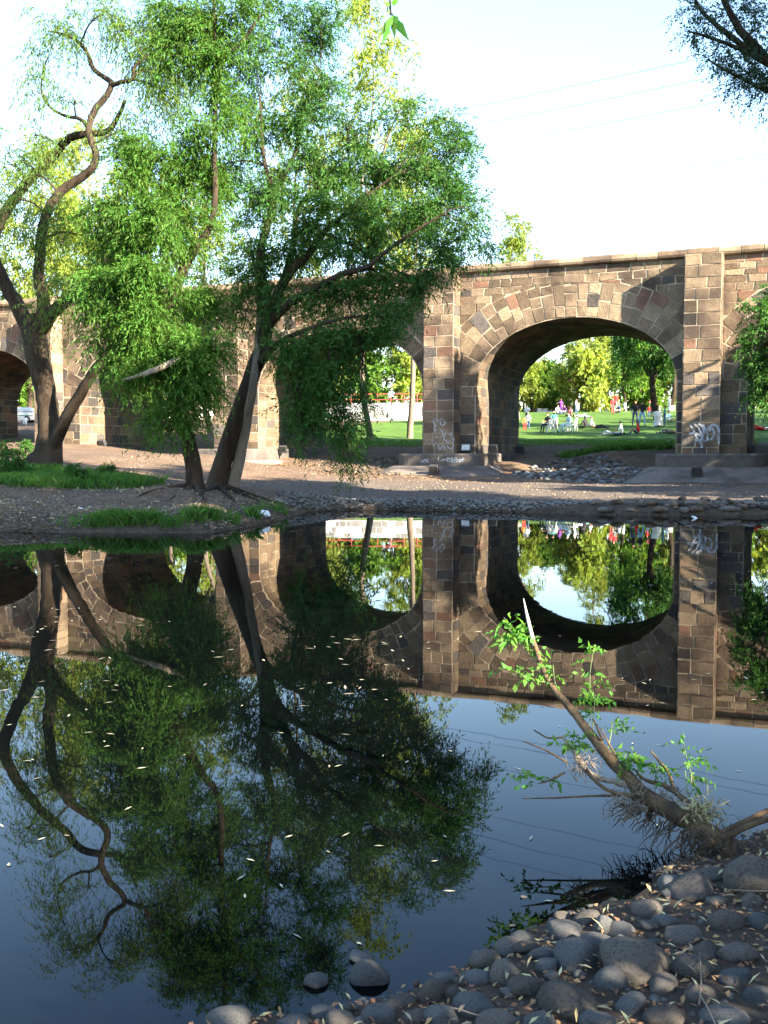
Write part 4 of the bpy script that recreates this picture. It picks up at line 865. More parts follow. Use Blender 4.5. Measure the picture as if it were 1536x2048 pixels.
def pose(kind, v=0):
    p = {}
    def arms(sh, L_, Rr):   # each: elbow, wrist offsets
        for s, q, x in (('L', L_, -1), ('R', Rr, 1)):
            S = Vector((x * .185, 0, 0)) + sh; E = S + Vector((x * q[0][0], q[0][1], q[0][2])); Wr = E + Vector((x * q[1][0], q[1][1], q[1][2]))
            d = (Wr - E).normalized(); p['sh' + s] = S; p['el' + s] = E; p['wr' + s] = Wr; p['ha' + s] = Wr + d * .07; p['fi' + s] = Wr + d * .16; p['th' + s] = Wr + d * .06 + Vector((-x * .04, .03, 0))
    if kind in ('stand', 'walk'):
        st = .16 if kind == 'walk' else .03
        p.update(pel=Vector((0, 0, .93)), spi=Vector((0, -.01, 1.1)), che=Vector((0, 0, 1.30)), nec=Vector((0, .01, 1.46)), hea=Vector((0, .03, 1.57)), top=Vector((0, .02, 1.66)))
        for s, x, f in (('L', -1, 1), ('R', 1, -1)): p['hi' + s] = Vector((x * .09, 0, .86)); p['kn' + s] = Vector((x * .11, st * f + .03, .48)); p['an' + s] = Vector((x * .12, st * f * 1.3, .07)); p['to' + s] = Vector((x * .14, st * f * 1.3 + .17, .035))
        a = [((.06, .02, -.28), (.02, .08, -.24)), ((.10, .05, -.24), (-.1, .22, .04)), ((.05, .1, -.26), (-.12, .2, .12))][v % 3]; b_ = [((.06, -.02, -.28), (.01, .06, -.25)), ((.06, 0, -.28), (0, .1, -.24)), ((.07, .04, -.27), (-.14, .18, -.02))][v % 3]
        arms(Vector((0, 0, 1.39)), a, b_)
    elif kind == 'chair':
        p.update(pel=Vector((0, -.08, .55)), spi=Vector((0, -.13, .72)), che=Vector((0, -.16, .93)), nec=Vector((0, -.14, 1.09)), hea=Vector((0, -.1, 1.2)), top=Vector((0, -.1, 1.29)))
        for s, x in (('L', -1), ('R', 1)): p['hi' + s] = Vector((x * .09, -.04, .53)); p['kn' + s] = Vector((x * .11, .38, .52)); p['an' + s] = Vector((x * .11, .44 + .12 * (v % 2) * x, .07)); p['to' + s] = Vector((x * .12, .6 + .12 * (v % 2) * x, .04))
        arms(Vector((0, -.15, 1.02)), ((.05, .1, -.25), (-.08, .24, -.02)), ((.06, .1, -.25), (-.06, .24, -.02)))
    elif kind == 'ground':
        p.update(pel=Vector((0, 0, .13)), spi=Vector((0, -.02, .3)), che=Vector((0, .02, .5)), nec=Vector((0, .05, .66)), hea=Vector((0, .09, .77)), top=Vector((0, .08, .86)))
        if v % 2: kn, an = (.18, .36, .34), (.12, .62, .07)
        else: kn, an = (.28, .32, .14), (.02, .40, .07)
        for s, x in (('L', -1), ('R', 1)): p['hi' + s] = Vector((x * .1, .03, .12)); p['kn' + s] = Vector((x * kn[0], kn[1], kn[2])); p['an' + s] = Vector((x * an[0] + (0 if v % 2 else .06 * x), an[1], an[2])); p['to' + s] = p['an' + s] + Vector((x * .03, .14, -.02))
        arms(Vector((0, .03, .58)), ((.1, .06, -.24), (-.06, .22, -.04)), ((.08, .1, -.24), (-.1, .2, .04)))
    elif kind == 'recline':   # propped on an elbow, legs stretched out to +x
        p.update(pel=Vector((0, 0, .13)), spi=Vector((-.12, 0, .25)), che=Vector((-.22, 0, .42)), nec=Vector((-.26, 0, .57)), hea=Vector((-.24, .03, .68)), top=Vector((-.25, .03, .77)))
        for s, y in (('L', -1), ('R', 1)): p['hi' + s] = Vector((.06, y * .09, .11)); p['kn' + s] = Vector((.48, y * .1, .12 + (.16 if y > 0 else 0))); p['an' + s] = Vector((.88, y * .08, .06)); p['to' + s] = Vector((.96, y * .08, .16))
        for s, y in (('L', -1), ('R', 1)):
            S = Vector((-.25, y * .18, .5)); E = S + Vector((-.1, y * .1, -.24)); Wr = E + Vector((.2, y * .02, -.08))
            d = (Wr - E).normalized(); p['sh' + s] = S; p['el' + s] = E; p['wr' + s] = Wr; p['ha' + s] = Wr + d * .07; p['fi' + s] = Wr + d * .15; p['th' + s] = Wr + d * .06 + Vector((0, -y * .04, .02))
    elif kind == 'lie':
        p.update(pel=Vector((0, 0, .12)), spi=Vector((-.17, 0, .12)), che=Vector((-.37, 0, .13)), nec=Vector((-.53, 0, .13)), hea=Vector((-.64, 0, .13)), top=Vector((-.73, 0, .13)))
        for s, y in (('L', -1), ('R', 1)): p['hi' + s] = Vector((.07, y * .09, .11)); p['kn' + s] = Vector((.45, y * .11, .3 if y > 0 else .1)); p['an' + s] = Vector((.72 if y > 0 else .86, y * .11, .06)); p['to' + s] = p['an' + s] + Vector((.08, 0, .1))
        for s, y in (('L', -1), ('R', 1)):
            S = Vector((-.45, y * .18, .13)); E = S + Vector((.2, y * .16, -.04)); Wr = E + Vector((.2, -y * .14, .1))
            d = (Wr - E).normalized(); p['sh' + s] = S; p['el' + s] = E; p['wr' + s] = Wr; p['ha' + s] = Wr + d * .07; p['fi' + s] = Wr + d * .15; p['th' + s] = Wr + d * .06 + Vector((0, 0, .04))
    return p
PEOPLE = []
def person(pos, rz, kind, v, shirt, legs, hair, lb, s=1.0, group=None):
    p = pose(kind, v); names = list(p); me = bpy.data.meshes.new('body'); me.from_pydata([p[n_] * s for n_ in names], [(names.index(a), names.index(b)) for a, b in EDG], [])
    o = bpy.data.objects.new('body_skeleton', me); COL.objects.link(o); md = o.modifiers.new('skin', 'SKIN'); md.use_smooth_shade = True; md.branch_smoothing = .6
    for i, n_ in enumerate(names):
        r_ = RAD.get(n_) or RAD[n_[:2]]; me.skin_vertices[0].data[i].radius = (r_ * s * (1.25 if n_ in ('che', 'pel', 'spi') else 1), r_ * s)
        me.skin_vertices[0].data[i].use_root = n_ == 'pel'
    sb = o.modifiers.new('sub', 'SUBSURF'); sb.levels = 1; sb.render_levels = 1
    PEOPLE.append((o, p, pos, rz, shirt, legs, hair, lb, s, group, kind))
def gv_(px, py): return ground_at(px, py)
PG = 'people resting on the lawn'
person(gv_(1056, 860), R(160), 'stand', 0, 'cloth_paleblue', 'cloth_denim', 'hair_black', 'child in pale blue top standing beside the inner arch wall', .72, PG)
person(gv_(1054, 848), R(150), 'stand', 1, 'cloth_white', 'cloth_black', 'hair_black', 'person in white and dark top standing behind the pale blue child', .92, PG)
person(gv_(1049, 862), R(200), 'stand', 0, 'cloth_orange', 'cloth_red', 'hair_black', 'small child in red standing beside the inner arch wall', .6, PG)
cpos = [(1093, 865, 130, 'cloth_black', 'cloth_black', 'person in black seated in a white plastic chair', 'white plastic chair holding the person in black'),
        (1108, 858, 170, 'cloth_teal', 'cloth_black', 'person in teal seated in a white plastic chair', 'white plastic chair holding the person in teal'),
        (1134, 865, 110, 'cloth_paleblue', 'cloth_paleblue', 'person in light blue leaning back in a white plastic chair', 'white plastic chair holding the person in light blue')]
for px, py, rz, sh, lg, lb, lc in cpos: q = gv_(px, py); chair(q, R(rz), lc); person(q, R(rz), 'chair', 1 if 'light' in lb else 0, sh, lg, 'hair_black', lb, 1.0, PG)
chair(gv_(1145, 863), R(60), 'empty white plastic chair next to the person in light blue'); chair(gv_(1101, 866), R(10), 'empty white plastic chair next to the person in black')
person(gv_(1115, 829), R(200), 'ground', 0, 'cloth_white', 'cloth_black', 'hair_black', 'person in white shirt sitting in the far picnic group', 1, PG)
person(gv_(1122, 828), R(20), 'stand', 1, 'cloth_purple', 'cloth_purple', 'hair_brown', 'person in purple bending over the far picnic group', .85, PG)
person(gv_(1130, 829), R(120), 'ground', 1, 'cloth_purple', 'cloth_denim', 'hair_black', 'person in purple sitting in the far picnic group', 1, PG)
person(gv_(1142, 833), R(60), 'ground', 0, 'cloth_maroon', 'cloth_black', 'hair_black', 'person in maroon sitting in the far picnic group', 1.05, PG)
person(gv_(1152, 829), R(240), 'stand', 2, 'cloth_white', 'cloth_denim', 'hair_brown', 'person in white top and jeans bending by the far picnic group', .85, PG)
person(gv_(1162, 835), R(15), 'lie', 0, 'cloth_white', 'cloth_blue', 'hair_black', 'person in blue jeans lying beside the far picnic group', 1, PG)
person(gv_(1171, 857), R(30), 'ground', 0, 'cloth_black', 'cloth_black', 'hair_black', 'person in black sitting on the grass beside the reclining one', 1, PG)
person(gv_(1190, 858), R(0), 'recline', 0, 'cloth_white', 'cloth_black', 'hair_brown', 'person in white top and dark trousers reclining on the grass', 1.05, PG)
person(gv_(1226, 871), R(160), 'lie', 0, 'cloth_white', 'cloth_white', 'hair_black', 'person in white lying at the near edge of the lawn', .95, PG)
person(gv_(1243, 872), R(60), 'ground', 0, 'cloth_white', 'cloth_denim', 'hair_black', 'person in white sitting at the near edge of the lawn', 1, PG)
person(gv_(1277, 871), R(80), 'ground', 1, 'cloth_red', 'cloth_denim', 'hair_black', 'person in bright red shirt sitting at the near edge of the lawn', 1, PG)
person(gv_(1225, 829), R(200), 'stand', 1, 'cloth_red', 'cloth_maroon', 'hair_black', 'shorter of the couple in red standing in the far shade', .9, PG)
person(gv_(1231, 825), R(160), 'walk', 0, 'cloth_red', 'cloth_grey', 'hair_black', 'taller of the couple in red standing in the far shade', 1.08, PG)
person(gv_(1238, 827), R(120), 'ground', 0, 'cloth_denim', 'cloth_black', 'hair_black', 'person in dark clothes sitting beside the couple in red', 1, PG)
person(gv_(1270, 851), R(180), 'walk', 1, 'cloth_black', 'cloth_denim', 'hair_brown', 'person in black top with brown hair standing on the lawn', 1.05, PG)
person(gv_(1284, 853), R(190), 'walk', 0, 'cloth_black', 'cloth_blue', 'hair_black', 'person in black top and blue jeans standing on the lawn', 1.05, PG)
person(gv_(1305, 836), R(160), 'stand', 2, 'cloth_maroon', 'cloth_black', 'hair_black', 'person in reddish plaid shirt standing near the dark green tree', 1.08, PG)
person(gv_(1298, 836), R(160), 'stand', 0, 'cloth_red', 'cloth_denim', 'hair_black', 'small child in red beside the person in plaid', .6, PG)
person(gv_(1329, 854), R(90), 'stand', 1, 'cloth_teal', 'cloth_denim', 'hair_black', 'person in blue standing right of the white tree foot', .85, PG)
person(gv_(1341, 868), R(190), 'lie', 0, 'cloth_grey', 'cloth_grey', 'hair_black', 'person in grey lying beside the right pier', 1, PG)
person(gv_(1262, 820), R(170), 'ground', 1, 'cloth_blue', 'cloth_grey', 'hair_black', 'person in blue sitting near the far tree row', 1, PG)
person(gv_(1336, 845), R(200), 'ground', 0, 'cloth_paleblue', 'cloth_khaki', 'hair_black', 'person in pale blue sitting beside the right pier', 1, PG)
person(gv_(1524, 862), R(180), 'lie', 0, 'cloth_white', 'cloth_red', 'hair_black', 'person in white and red lying beyond the rightmost arch', 1.1, PG)
rp = ground_at(735, 806); person(Vector((rp.x, rp.y, hz(rp.x, rp.y) + .3)), R(180), 'stand', 2, 'cloth_red', 'cloth_black', 'hair_black', 'person in red standing by the red fence above the white wall', 1.12, PG)
bpy.context.view_layer.update(); dg = bpy.context.evaluated_depsgraph_get()
HAIR = {}
for (o, p, pos, rz, shirt, legs, hair, lb, s, grp, kind) in PEOPLE:
    me = bpy.data.meshes.new_from_object(o.evaluated_get(dg)); me.materials.clear()
    for nm in (shirt, legs, 'skin', 'shoe'): me.materials.append(MATS[nm])
    nf = len(me.polygons); C = np.zeros(nf * 3); me.polygons.foreach_get('center', C); C = C.reshape(-1, 3); best = np.full(nf, 9e9); mi = np.zeros(nf, np.int32)
    for a, b_ in EDG:
        A_, B_ = np.array(p[a] * s), np.array(p[b_] * s); ab = B_ - A_; t = np.clip(((C - A_) @ ab) / (ab @ ab), 0, 1); dd = np.linalg.norm(C - A_ - t[:, None] * ab, axis=1) - .6 * s * (RAD.get(a) or RAD[a[:2]])
        kx = 2 if (a[:2] in ('ne', 'he', 'el', 'wr', 'ha') or b_[:2] == 'he' or a == 'nec') else 1 if a[:2] in ('hi', 'kn') or b_[:2] == 'hi' else 3 if a[:2] == 'an' else 0
        u_ = dd < best; best[u_] = dd[u_]; mi[u_] = kx
    me.polygons.foreach_set('material_index', mi); me.polygons.foreach_set('use_smooth', np.ones(nf, bool)); me.update(); me.name = 'body'
    bpy.data.objects.remove(o)
    r_ = root('person', pos, lb, 'person', grp, rz); link('body', me, r_, (0, 0, 0))
    bm = bmesh.new(); bmesh.ops.create_icosphere(bm, subdivisions=2, radius=.112 * s)
    up = (p['top'] - p['hea']).normalized(); back = Vector((0, -1, 0)) if kind not in ('lie', 'recline') else Vector((-.3, 0, -.3))
    bmesh.ops.delete(bm, geom=[v_ for v_ in bm.verts if v_.co.normalized().dot((up + back * .8).normalized()) < -.05], context='VERTS')
    hm = bpy.data.meshes.new('hair'); bm.to_mesh(hm); bm.free(); hm.materials.append(MATS[hair]); hm.polygons.foreach_set('use_smooth', [True] * len(hm.polygons))
    link('hair', hm, r_, (p['hea'] * .6 + p['top'] * .4) * s)
# ---- the parked car under the left arch
g_ = ground_at(30, 846); car = root('parked_car', g_, 'white hatchback with green side stripe parked beyond the leftmost arch', 'car', None, R(6))
def loft(m, secs):     # secs: list of (x, [(y,z)...]) closed outlines
    n_ = len(secs[0][1]); o_ = len(m.v)
    for x, q in secs: m.v += [(x, a, b_) for a, b_ in q]
    for i in range(len(secs) - 1):
        for j in range(n_): m.f.append((o_ + i * n_ + j, o_ + i * n_ + (j + 1) % n_, o_ + (i + 1) * n_ + (j + 1) % n_, o_ + (i + 1) * n_ + j)); m.m.append(0)
    m.f.append(tuple(o_ + j for j in range(n_))[::-1]); m.m.append(0); m.f.append(tuple(o_ + (len(secs) - 1) * n_ + j for j in range(n_))); m.m.append(0)
def sec(wd, lo, hi, tw): return [(-wd, lo), (wd, lo), (wd + .03, (lo + hi) / 2), (tw, hi), (-tw, hi), (-wd - .03, (lo + hi) / 2)]
m = MB(); loft(m, [(-2.1, sec(.74, .38, .62, .7)), (-2.0, sec(.80, .3, .78, .76)), (-1.2, sec(.83, .26, .9, .8)), (-.2, sec(.84, .24, .93, .8)), (1.2, sec(.84, .24, .93, .8)), (1.9, sec(.82, .28, .93, .78)), (2.08, sec(.76, .36, .8, .72))]); m.build('body', MATS['car_paint'], car, (0, 0, 0))
m = MB(); loft(m, [(-.95, sec(.74, .91, .94, .74)), (-.25, sec(.76, .9, 1.38, .6)), (.5, sec(.76, .9, 1.43, .62)), (1.45, sec(.76, .9, 1.40, .6)), (1.95, sec(.74, .91, .95, .7))]); m.build('cabin', MATS['car_paint'], car, (0, 0, 0))
for s in (-1, 1):
    y0 = s * .775; y1 = s * .66
    for q in ([(-.72, .97), (-.02, .97), (-.02, 1.33), (-.26, 1.33)], [(.05, .97), (.8, .97), (.8, 1.36), (.05, 1.36)], [(.87, .97), (1.72, .97), (1.42, 1.33), (.87, 1.36)]):
        m = MB(); m.add([(x, s * (.785 - (z - .97) / .4 * .15), z) for x, z in q], [(0, 1, 2, 3) if s < 0 else (3, 2, 1, 0)]); m.build('window', MATS['car_glass'], car, (0, 0, 0))
    m = MB(); m.add([(-1.9, s * .862, .60), (1.85, s * .875, .60), (1.85, s * .872, .69), (-1.9, s * .86, .69)], [(0, 1, 2, 3) if s < 0 else (3, 2, 1, 0)]); m.build('stripe', MATS['car_stripe'], car, (0, 0, 0))
    m = MB(); m.box((-2.06, s * .58, .64), (.1, .28, .16)); m.build('headlight', MATS['lens_glass'], car, (0, 0, 0)); m = MB(); m.box((2.03, s * .62, .74), (.12, .22, .2)); m.build('tail_light', MATS['red_lamp'], car, (0, 0, 0))
    for x in (-1.3, 1.25):
        m = MB(); m.tube([Vector((x, s * .66, .31)), Vector((x, s * .70, .31)), Vector((x, s * .86, .31)), Vector((x, s * .88, .31))], [.29, .31, .31, .28], 18); t_ = m.build('wheel', MATS['rubber'], car, (0, 0, 0))
        m = MB(); m.tube([Vector((x, s * .87, .31)), Vector((x, s * .895, .31))], [.19, .17], 12); m.build('rim', MATS['steel'], t_, (0, 0, 0))
m = MB(); m.box((.3, 0, 1.49), (.25, 1.0, .1)); m.build('roof_light', MATS['red_lamp'], car, (0, 0, 0))
g_ = ground_at(50, 850); bo = root('white_bollard', g_, 'short white concrete bollard in front of the parked car', 'bollard'); m = MB(); m.tube([Vector((0, 0, -.1)), Vector((0, 0, .55)), Vector((0, 0, .62))], [.19, .17, .1], 12); m.build('post', MATS['white_paint'], bo, (0, 0, 0), smooth=True); m = MB(); m.tube([Vector((0, 0, -.06)), Vector((0, 0, .05))], .24, 12); m.build('base', MATS['concrete'], bo, (0, 0, 0))
# ================================================================ floodlights, graffiti, cables
def plane_pt(px, py, v):
    r_ = ray(px, py); o_ = Vector((0, 0, H)); t = (v - (o_ - BP).dot(BN)) / r_.dot(BN); return o_ + r_ * t
def floodlight(pos, rz, lb, s=1.0, lens='lens_glass', tilt=-25):
    r_ = root('floodlight', pos, lb, 'floodlight', 'floodlights at the foot of the bridge', rz); rot = Matrix.Rotation(R(tilt), 3, 'X')
    m = MB(); m.box((0, 0, .2 * s), (.36 * s, .2 * s, .28 * s), rot, taper=.92); m.build('housing', MATS['iron'], r_, (0, 0, 0))
    m = MB(); m.box(Vector((0, 0, .2 * s)) + rot @ Vector((0, -.105 * s, 0)), (.3 * s, .01, .2 * s), rot); m.build('lens', MATS[lens], r_, (0, 0, 0))
    m = MB()
    for x in (-1, 1): m.box((x * .2 * s, 0, .12 * s), (.02, .05, .26 * s))
    m.box((0, 0, .01), (.42 * s, .12, .02)); m.build('bracket', MATS['iron'], r_, (0, 0, 0))
BA = math.atan2(BE.y, BE.x)
for px, v, z, s, lb in ((868, -PROJ - 2.3, None, 1.2, 'black floodlight on the concrete apron of the middle pier'), (1394, -PROJ - 2.3, None, 1.2, 'black floodlight on the concrete apron of the graffiti pier'),
                     (986, -PROJ * .2 - .3, 'p', 1.2, 'black floodlight on the plinth inside the big arch, front one'), (1040, 5.5, 'p', 1.3, 'black floodlight on the plinth inside the big arch, rear one'), (1502, .5, 'p', 1.1, 'black floodlight on the plinth beside the graffiti pier'),
                     (205, 1.5, 'g', 1.2, 'black floodlight at the foot of the leftmost visible pier, front one'), (264, 5.5, 'g', 1.2, 'black floodlight at the foot of the leftmost visible pier, rear one'), (566, .8, 'g', 1.2, 'black floodlight beside the pier behind the willows')):
    q = plane_pt(px, 930, v); u_, _v = uv_of(q.x, q.y)
    if z == 'p': zz = 1.56
    elif z == 'g': zz = max(hz(q.x, q.y), 1.56 if u_ > -20 else 1.96)
    else: zz = .62
    floodlight((q.x, q.y, zz - .01), BA + (math.pi if v > 0 else math.pi), lb, s)
q = plane_pt(933, 903, -.42); floodlight((q.x, q.y, 1.55), BA, 'large floodlight with pale glass standing on the plinth by the middle pilaster', 1.35, tilt=-12)
mat('spray_paint', (.34, .36, .40), (.46, .48, .52), 12, .9, 0, None, .2, c3=(.14, .14, .15), s3=4)
def graffiti(strokes, v, hw, name='graffiti', lb='pale sprayed scribble'):
    m = MB()
    for st in strokes:
        P = [plane_pt(x, y, v) for x, y in st]
        if len(P) > 2: P, _ = spline([(p, 1) for p in P], 4)
        for i in range(len(P) - 1):
            d = (P[i + 1] - P[i]); n_ = Vector((d.dot(BE), 0, d.z)); l = math.hypot(n_.x, n_.z) or 1; pr = (BE * (-n_.z / l) + Vector((0, 0, n_.x / l))) * hw
            m.add([P[i] - pr, P[i + 1] - pr, P[i + 1] + pr, P[i] + pr], [(0, 1, 2, 3)])
    m.build(name, MATS['spray_paint'], bridge, (0, 0, 0), rel=B0, kind='stuff', label=lb)
vp = -PROJ - .032
graffiti([[(1380, 850), (1388, 862), (1395, 878), (1402, 888)], [(1388, 846), (1398, 858), (1404, 872), (1408, 886)], [(1398, 884), (1408, 868), (1404, 852), (1396, 848)], [(1406, 850), (1412, 862), (1416, 880)], [(1416, 858), (1424, 850), (1434, 852), (1438, 862), (1437, 878)], [(1422, 880), (1428, 868), (1424, 856), (1418, 862)], [(1390, 880), (1404, 884), (1418, 878)], [(1378, 868), (1390, 866), (1402, 872)], [(1404, 888), (1403, 896)], [(1436, 872), (1438, 888)]], vp, .045, lb='white sprayed graffiti swirl on the right pier')
graffiti([[(870, 850), (866, 842), (872, 838), (878, 846), (870, 852), (868, 860)], [(882, 850), (880, 840), (886, 838), (890, 846), (884, 852)], [(868, 862), (878, 858), (886, 866), (880, 876), (870, 872)], [(892, 866), (888, 876), (896, 884), (904, 876), (898, 868)], [(902, 866), (908, 878), (904, 888)], [(862, 880), (872, 884), (866, 892)], [(876, 890), (880, 900), (886, 890), (890, 900)], [(894, 892), (902, 898), (908, 890)]], vp, .022, lb='faint sprayed scribbles on the middle pier')
vq = -PROJ - .955
Lz = [[(877, 914), (877, 922), (885, 920)], [(886, 920), (892, 919)], [(896, 916), (893, 920), (897, 924), (900, 919), (896, 916)], [(904, 914), (902, 918), (906, 919), (902, 923), (907, 924), (908, 919), (904, 914)], [(911, 914), (909, 918), (913, 919), (909, 923), (914, 924), (914, 918), (911, 914)], [(919, 918), (917, 922), (920, 924), (922, 920), (919, 918)], [(926, 914), (925, 924)], [(922, 919), (929, 918)], [(844, 920), (842, 925)], [(849, 919), (846, 923), (850, 925), (852, 921), (849, 919)], [(855, 917), (854, 921), (857, 925)]]
graffiti(Lz, vq, .022, lb='white scrawled lettering on the plinth')
# overhead cables, on poles outside the picture
mat('cable', (.012, .012, .014), (.02, .02, .02), 10, .6)
cd = Vector((.857, -.515, 0))
def pole(pos, lb):
    r_ = root('utility_pole', pos, lb, 'pole', 'utility poles carrying the cables'); m = MB(); m.tube([Vector((0, 0, -.4)), Vector((0, 0, 17))], [.2, .12], 10); m.build('shaft', MATS['bark_pale'], r_, (0, 0, 0), smooth=True)
    for z in (11.4, 15.9): m = MB(); m.box((0, 0, z), (.12, 2.2, .12)); m.build('crossarm', MATS['bark_pale'], r_, (0, 0, 0))
c0 = Vector((6, 44.5, 0)); pa = c0 - cd * 62; pb = c0 + cd * 36
pole((pa.x, pa.y, hz(pa.x, pa.y)), 'tall wooden utility pole at the left end of the cables'); pole((pb.x, pb.y, hz(pb.x, pb.y)), 'tall wooden utility pole at the right end of the cables')
for z, off, lb in ((11.55, .0, 'lowest overhead cable crossing before the parapet'), (12.1, .5, 'second overhead cable above the parapet'), (12.9, -.5, 'third overhead cable above the parapet'), (15.6, .6, 'lower cable of the high trio'), (16.4, 0, 'middle cable of the high trio'), (17.0, -.6, 'top cable of the high trio')):
    m = MB(); nn = Vector((.515, .857, 0)) * off; P = [pa.lerp(pb, t / 24) + nn + Vector((0, 0, z - 1.1 * (1 - (2 * t / 24 - 1) ** 2) + .9)) for t in range(25)]
    m.tube(P, .008, 5); m.build('overhead_cable', MATS['cable'], None, label=lb, cat='cable', group='overhead cables')
# ================================================================ near bank: stones, litter, leaning trunk; far bank: cobbles, grass, rubbish
RK = [mat('river_stone', (.105, .108, .11), (.175, .18, .18), 9, .85, .9, 42, .25, c3=(.075, .078, .08), s3=9, objrand=.3, bdist=.02),
      mat('river_stone_brown', (.12, .108, .096), (.19, .17, .15), 9, .88, .9, 42, .2, c3=(.08, .07, .06), s3=9, objrand=.3, bdist=.02)]
def rock_mesh(seed, sub=3, rough=.22):
    rd = np.random.default_rng(seed); bm = bmesh.new(); bmesh.ops.create_icosphere(bm, subdivisions=sub, radius=1)
    K = rd.normal(0, 1, (7, 3)); K /= np.linalg.norm(K, axis=1)[:, None]; Dp = rd.uniform(.55, .95, 7); ph = rd.uniform(0, 6, 6); fq = rd.normal(0, 2.2, (6, 3))
    for v_ in bm.verts:
        n_ = np.array(v_.co); r_ = 1.0
        for kk, dp in zip(K, Dp):
            c_ = n_ @ kk
            if c_ > .05: r_ = min(r_, .22 * r_ + .78 * dp / c_)       # soft facets
        r_ += rough * .16 * sum(math.sin(fq[i] @ n_ * 1.4 + ph[i]) for i in range(6)) / 2
        v_.co = v_.co * r_
    me = bpy.data.meshes.new('stone'); bm.to_mesh(me); bm.free(); me.polygons.foreach_set('use_smooth', [True] * len(me.polygons)); return me
rk = random.Random(3)
def rock(px, py, wpx, hpx, lb, name='river_stone', group=None, z=None, mi=None, flat=.75):
    """stone whose outline spans about wpx x hpx around the pixel"""
    g_ = ground_at(px, py + hpx * .32); d = math.hypot(g_.y, H - g_.z); sc = d / FPX; me = rock_mesh(rk.randrange(10 ** 6)); me.materials.append(RK[mi if mi is not None else rk.choice([0, 0, 1])])
    rx = wpx * sc / 2 * 1.06; rz = hpx * sc / 2 * 1.0; lb = lb or ' '.join([('large' if wpx > 68 else 'mid-sized' if wpx > 46 else 'small'), ('flat' if hpx < .48 * wpx else 'low rounded' if hpx < .66 * wpx else 'plump'), ('grey' if me.materials[0] == RK[0] else 'brownish'), 'stone', ('at the edge of the near water' if float(pond_dist(np.array([g_.x]), np.array([g_.y]))[0]) < .16 else 'up among the leaf litter of the near bank')])
    o = link(name, me, None, (g_.x, g_.y, g_.z + rz * .2), lb, 'stone', group)
    o.scale = (rx, (rx + rz) * .5 * 1.1, rz); o.rotation_euler = (rk.uniform(-.15, .15), rk.uniform(-.2, .2), rk.uniform(-.5, .5)); return o
GS = 'rounded grey stones along the near shore'
named = [(1505, 1745, 105, 95, 'large smooth grey boulder under the roots of the leaning trunk'), (1385, 1770, 95, 60, 'broad dark stone at the waterline below the leaning trunk'), (1270, 1915, 135, 90, 'big flat-topped grey stone with leaves on it'), (1450, 1838, 70, 45, 'rounded stone uphill of the big flat-topped one'), (740, 1948, 72, 52, 'smooth stone standing alone in the shallow water'),
         (722, 1917, 50, 20, 'flat stone in the water behind the lone smooth one'), (632, 1960, 44, 30, 'small stone in the water with a pale leaf on it'), (1128, 1858, 78, 42, 'pale flat oblong stone at the water edge'), (974, 1918, 58, 48, 'tilted egg-shaped stone at the water edge'), (1148, 1905, 82, 72, 'rounded stone behind the pale oblong one'),
         (1362, 1862, 78, 36, 'long grey stone on top of the shore'), (460, 2038, 90, 40, 'stone rising at the bottom left end of the shore'), (1290, 1812, 62, 44, 'dark stone overhanging the waterline'), (1135, 1995, 105, 80, 'large rough grey stone in the leaf litter'), (864, 1982, 46, 56, 'upright stone at the water edge')]
for x, y, w_, h_, lb in named: rock(x, y, w_, h_, lb)
more = [(1420, 1745, 60, 30), (1340, 1765, 45, 40), (1335, 1785, 30, 16), (1175, 1838, 52, 34), (1126, 1832, 36, 22), (1208, 1850, 42, 46), (1242, 1858, 60, 34), (1190, 1880, 60, 36), (1050, 1876, 54, 32), (1016, 1888, 52, 30), (1052, 1895, 56, 22), (1085, 1908, 52, 28), (1014, 1905, 34, 18), (1010, 1940, 72, 50), (1096, 1925, 46, 36), (1060, 1968, 88, 38),
        (955, 1955, 62, 32), (950, 2005, 80, 52), (890, 1953, 44, 22), (800, 2000, 60, 22), (760, 2030, 72, 40), (590, 2040, 62, 28), (650, 2025, 54, 26), (675, 2040, 60, 36), (700, 2015, 30, 18), (830, 2030, 50, 30), (880, 2030, 70, 40), (990, 2040, 70, 30), (1225, 1955, 62, 46), (1330, 1845, 56, 30), (1300, 1850, 40, 24), (1410, 1900, 56, 34), (1475, 1905, 70, 40),
        (1520, 1840, 40, 40), (1500, 1800, 46, 30), (1380, 1925, 80, 44), (1470, 1955, 60, 34), (1320, 1965, 66, 36), (1260, 2005, 60, 40), (1400, 1985, 60, 30), (1520, 1990, 60, 40), (1195, 2035, 70, 36), (1330, 2030, 80, 40), (1450, 2035, 90, 40), (1075, 2040, 60, 30), (1100, 1950, 34, 22), (1160, 1950, 30, 18), (1020, 1985, 36, 22), (905, 1985, 34, 24), (920, 1962, 26, 16), (1300, 1885, 34, 20), (1430, 1800, 40, 22), (1458, 1775, 36, 22), (1245, 1880, 26, 20), (720, 2042, 26, 16)]
for x, y, w_, h_ in more: rock(x, y, w_, h_, None, group=GS)
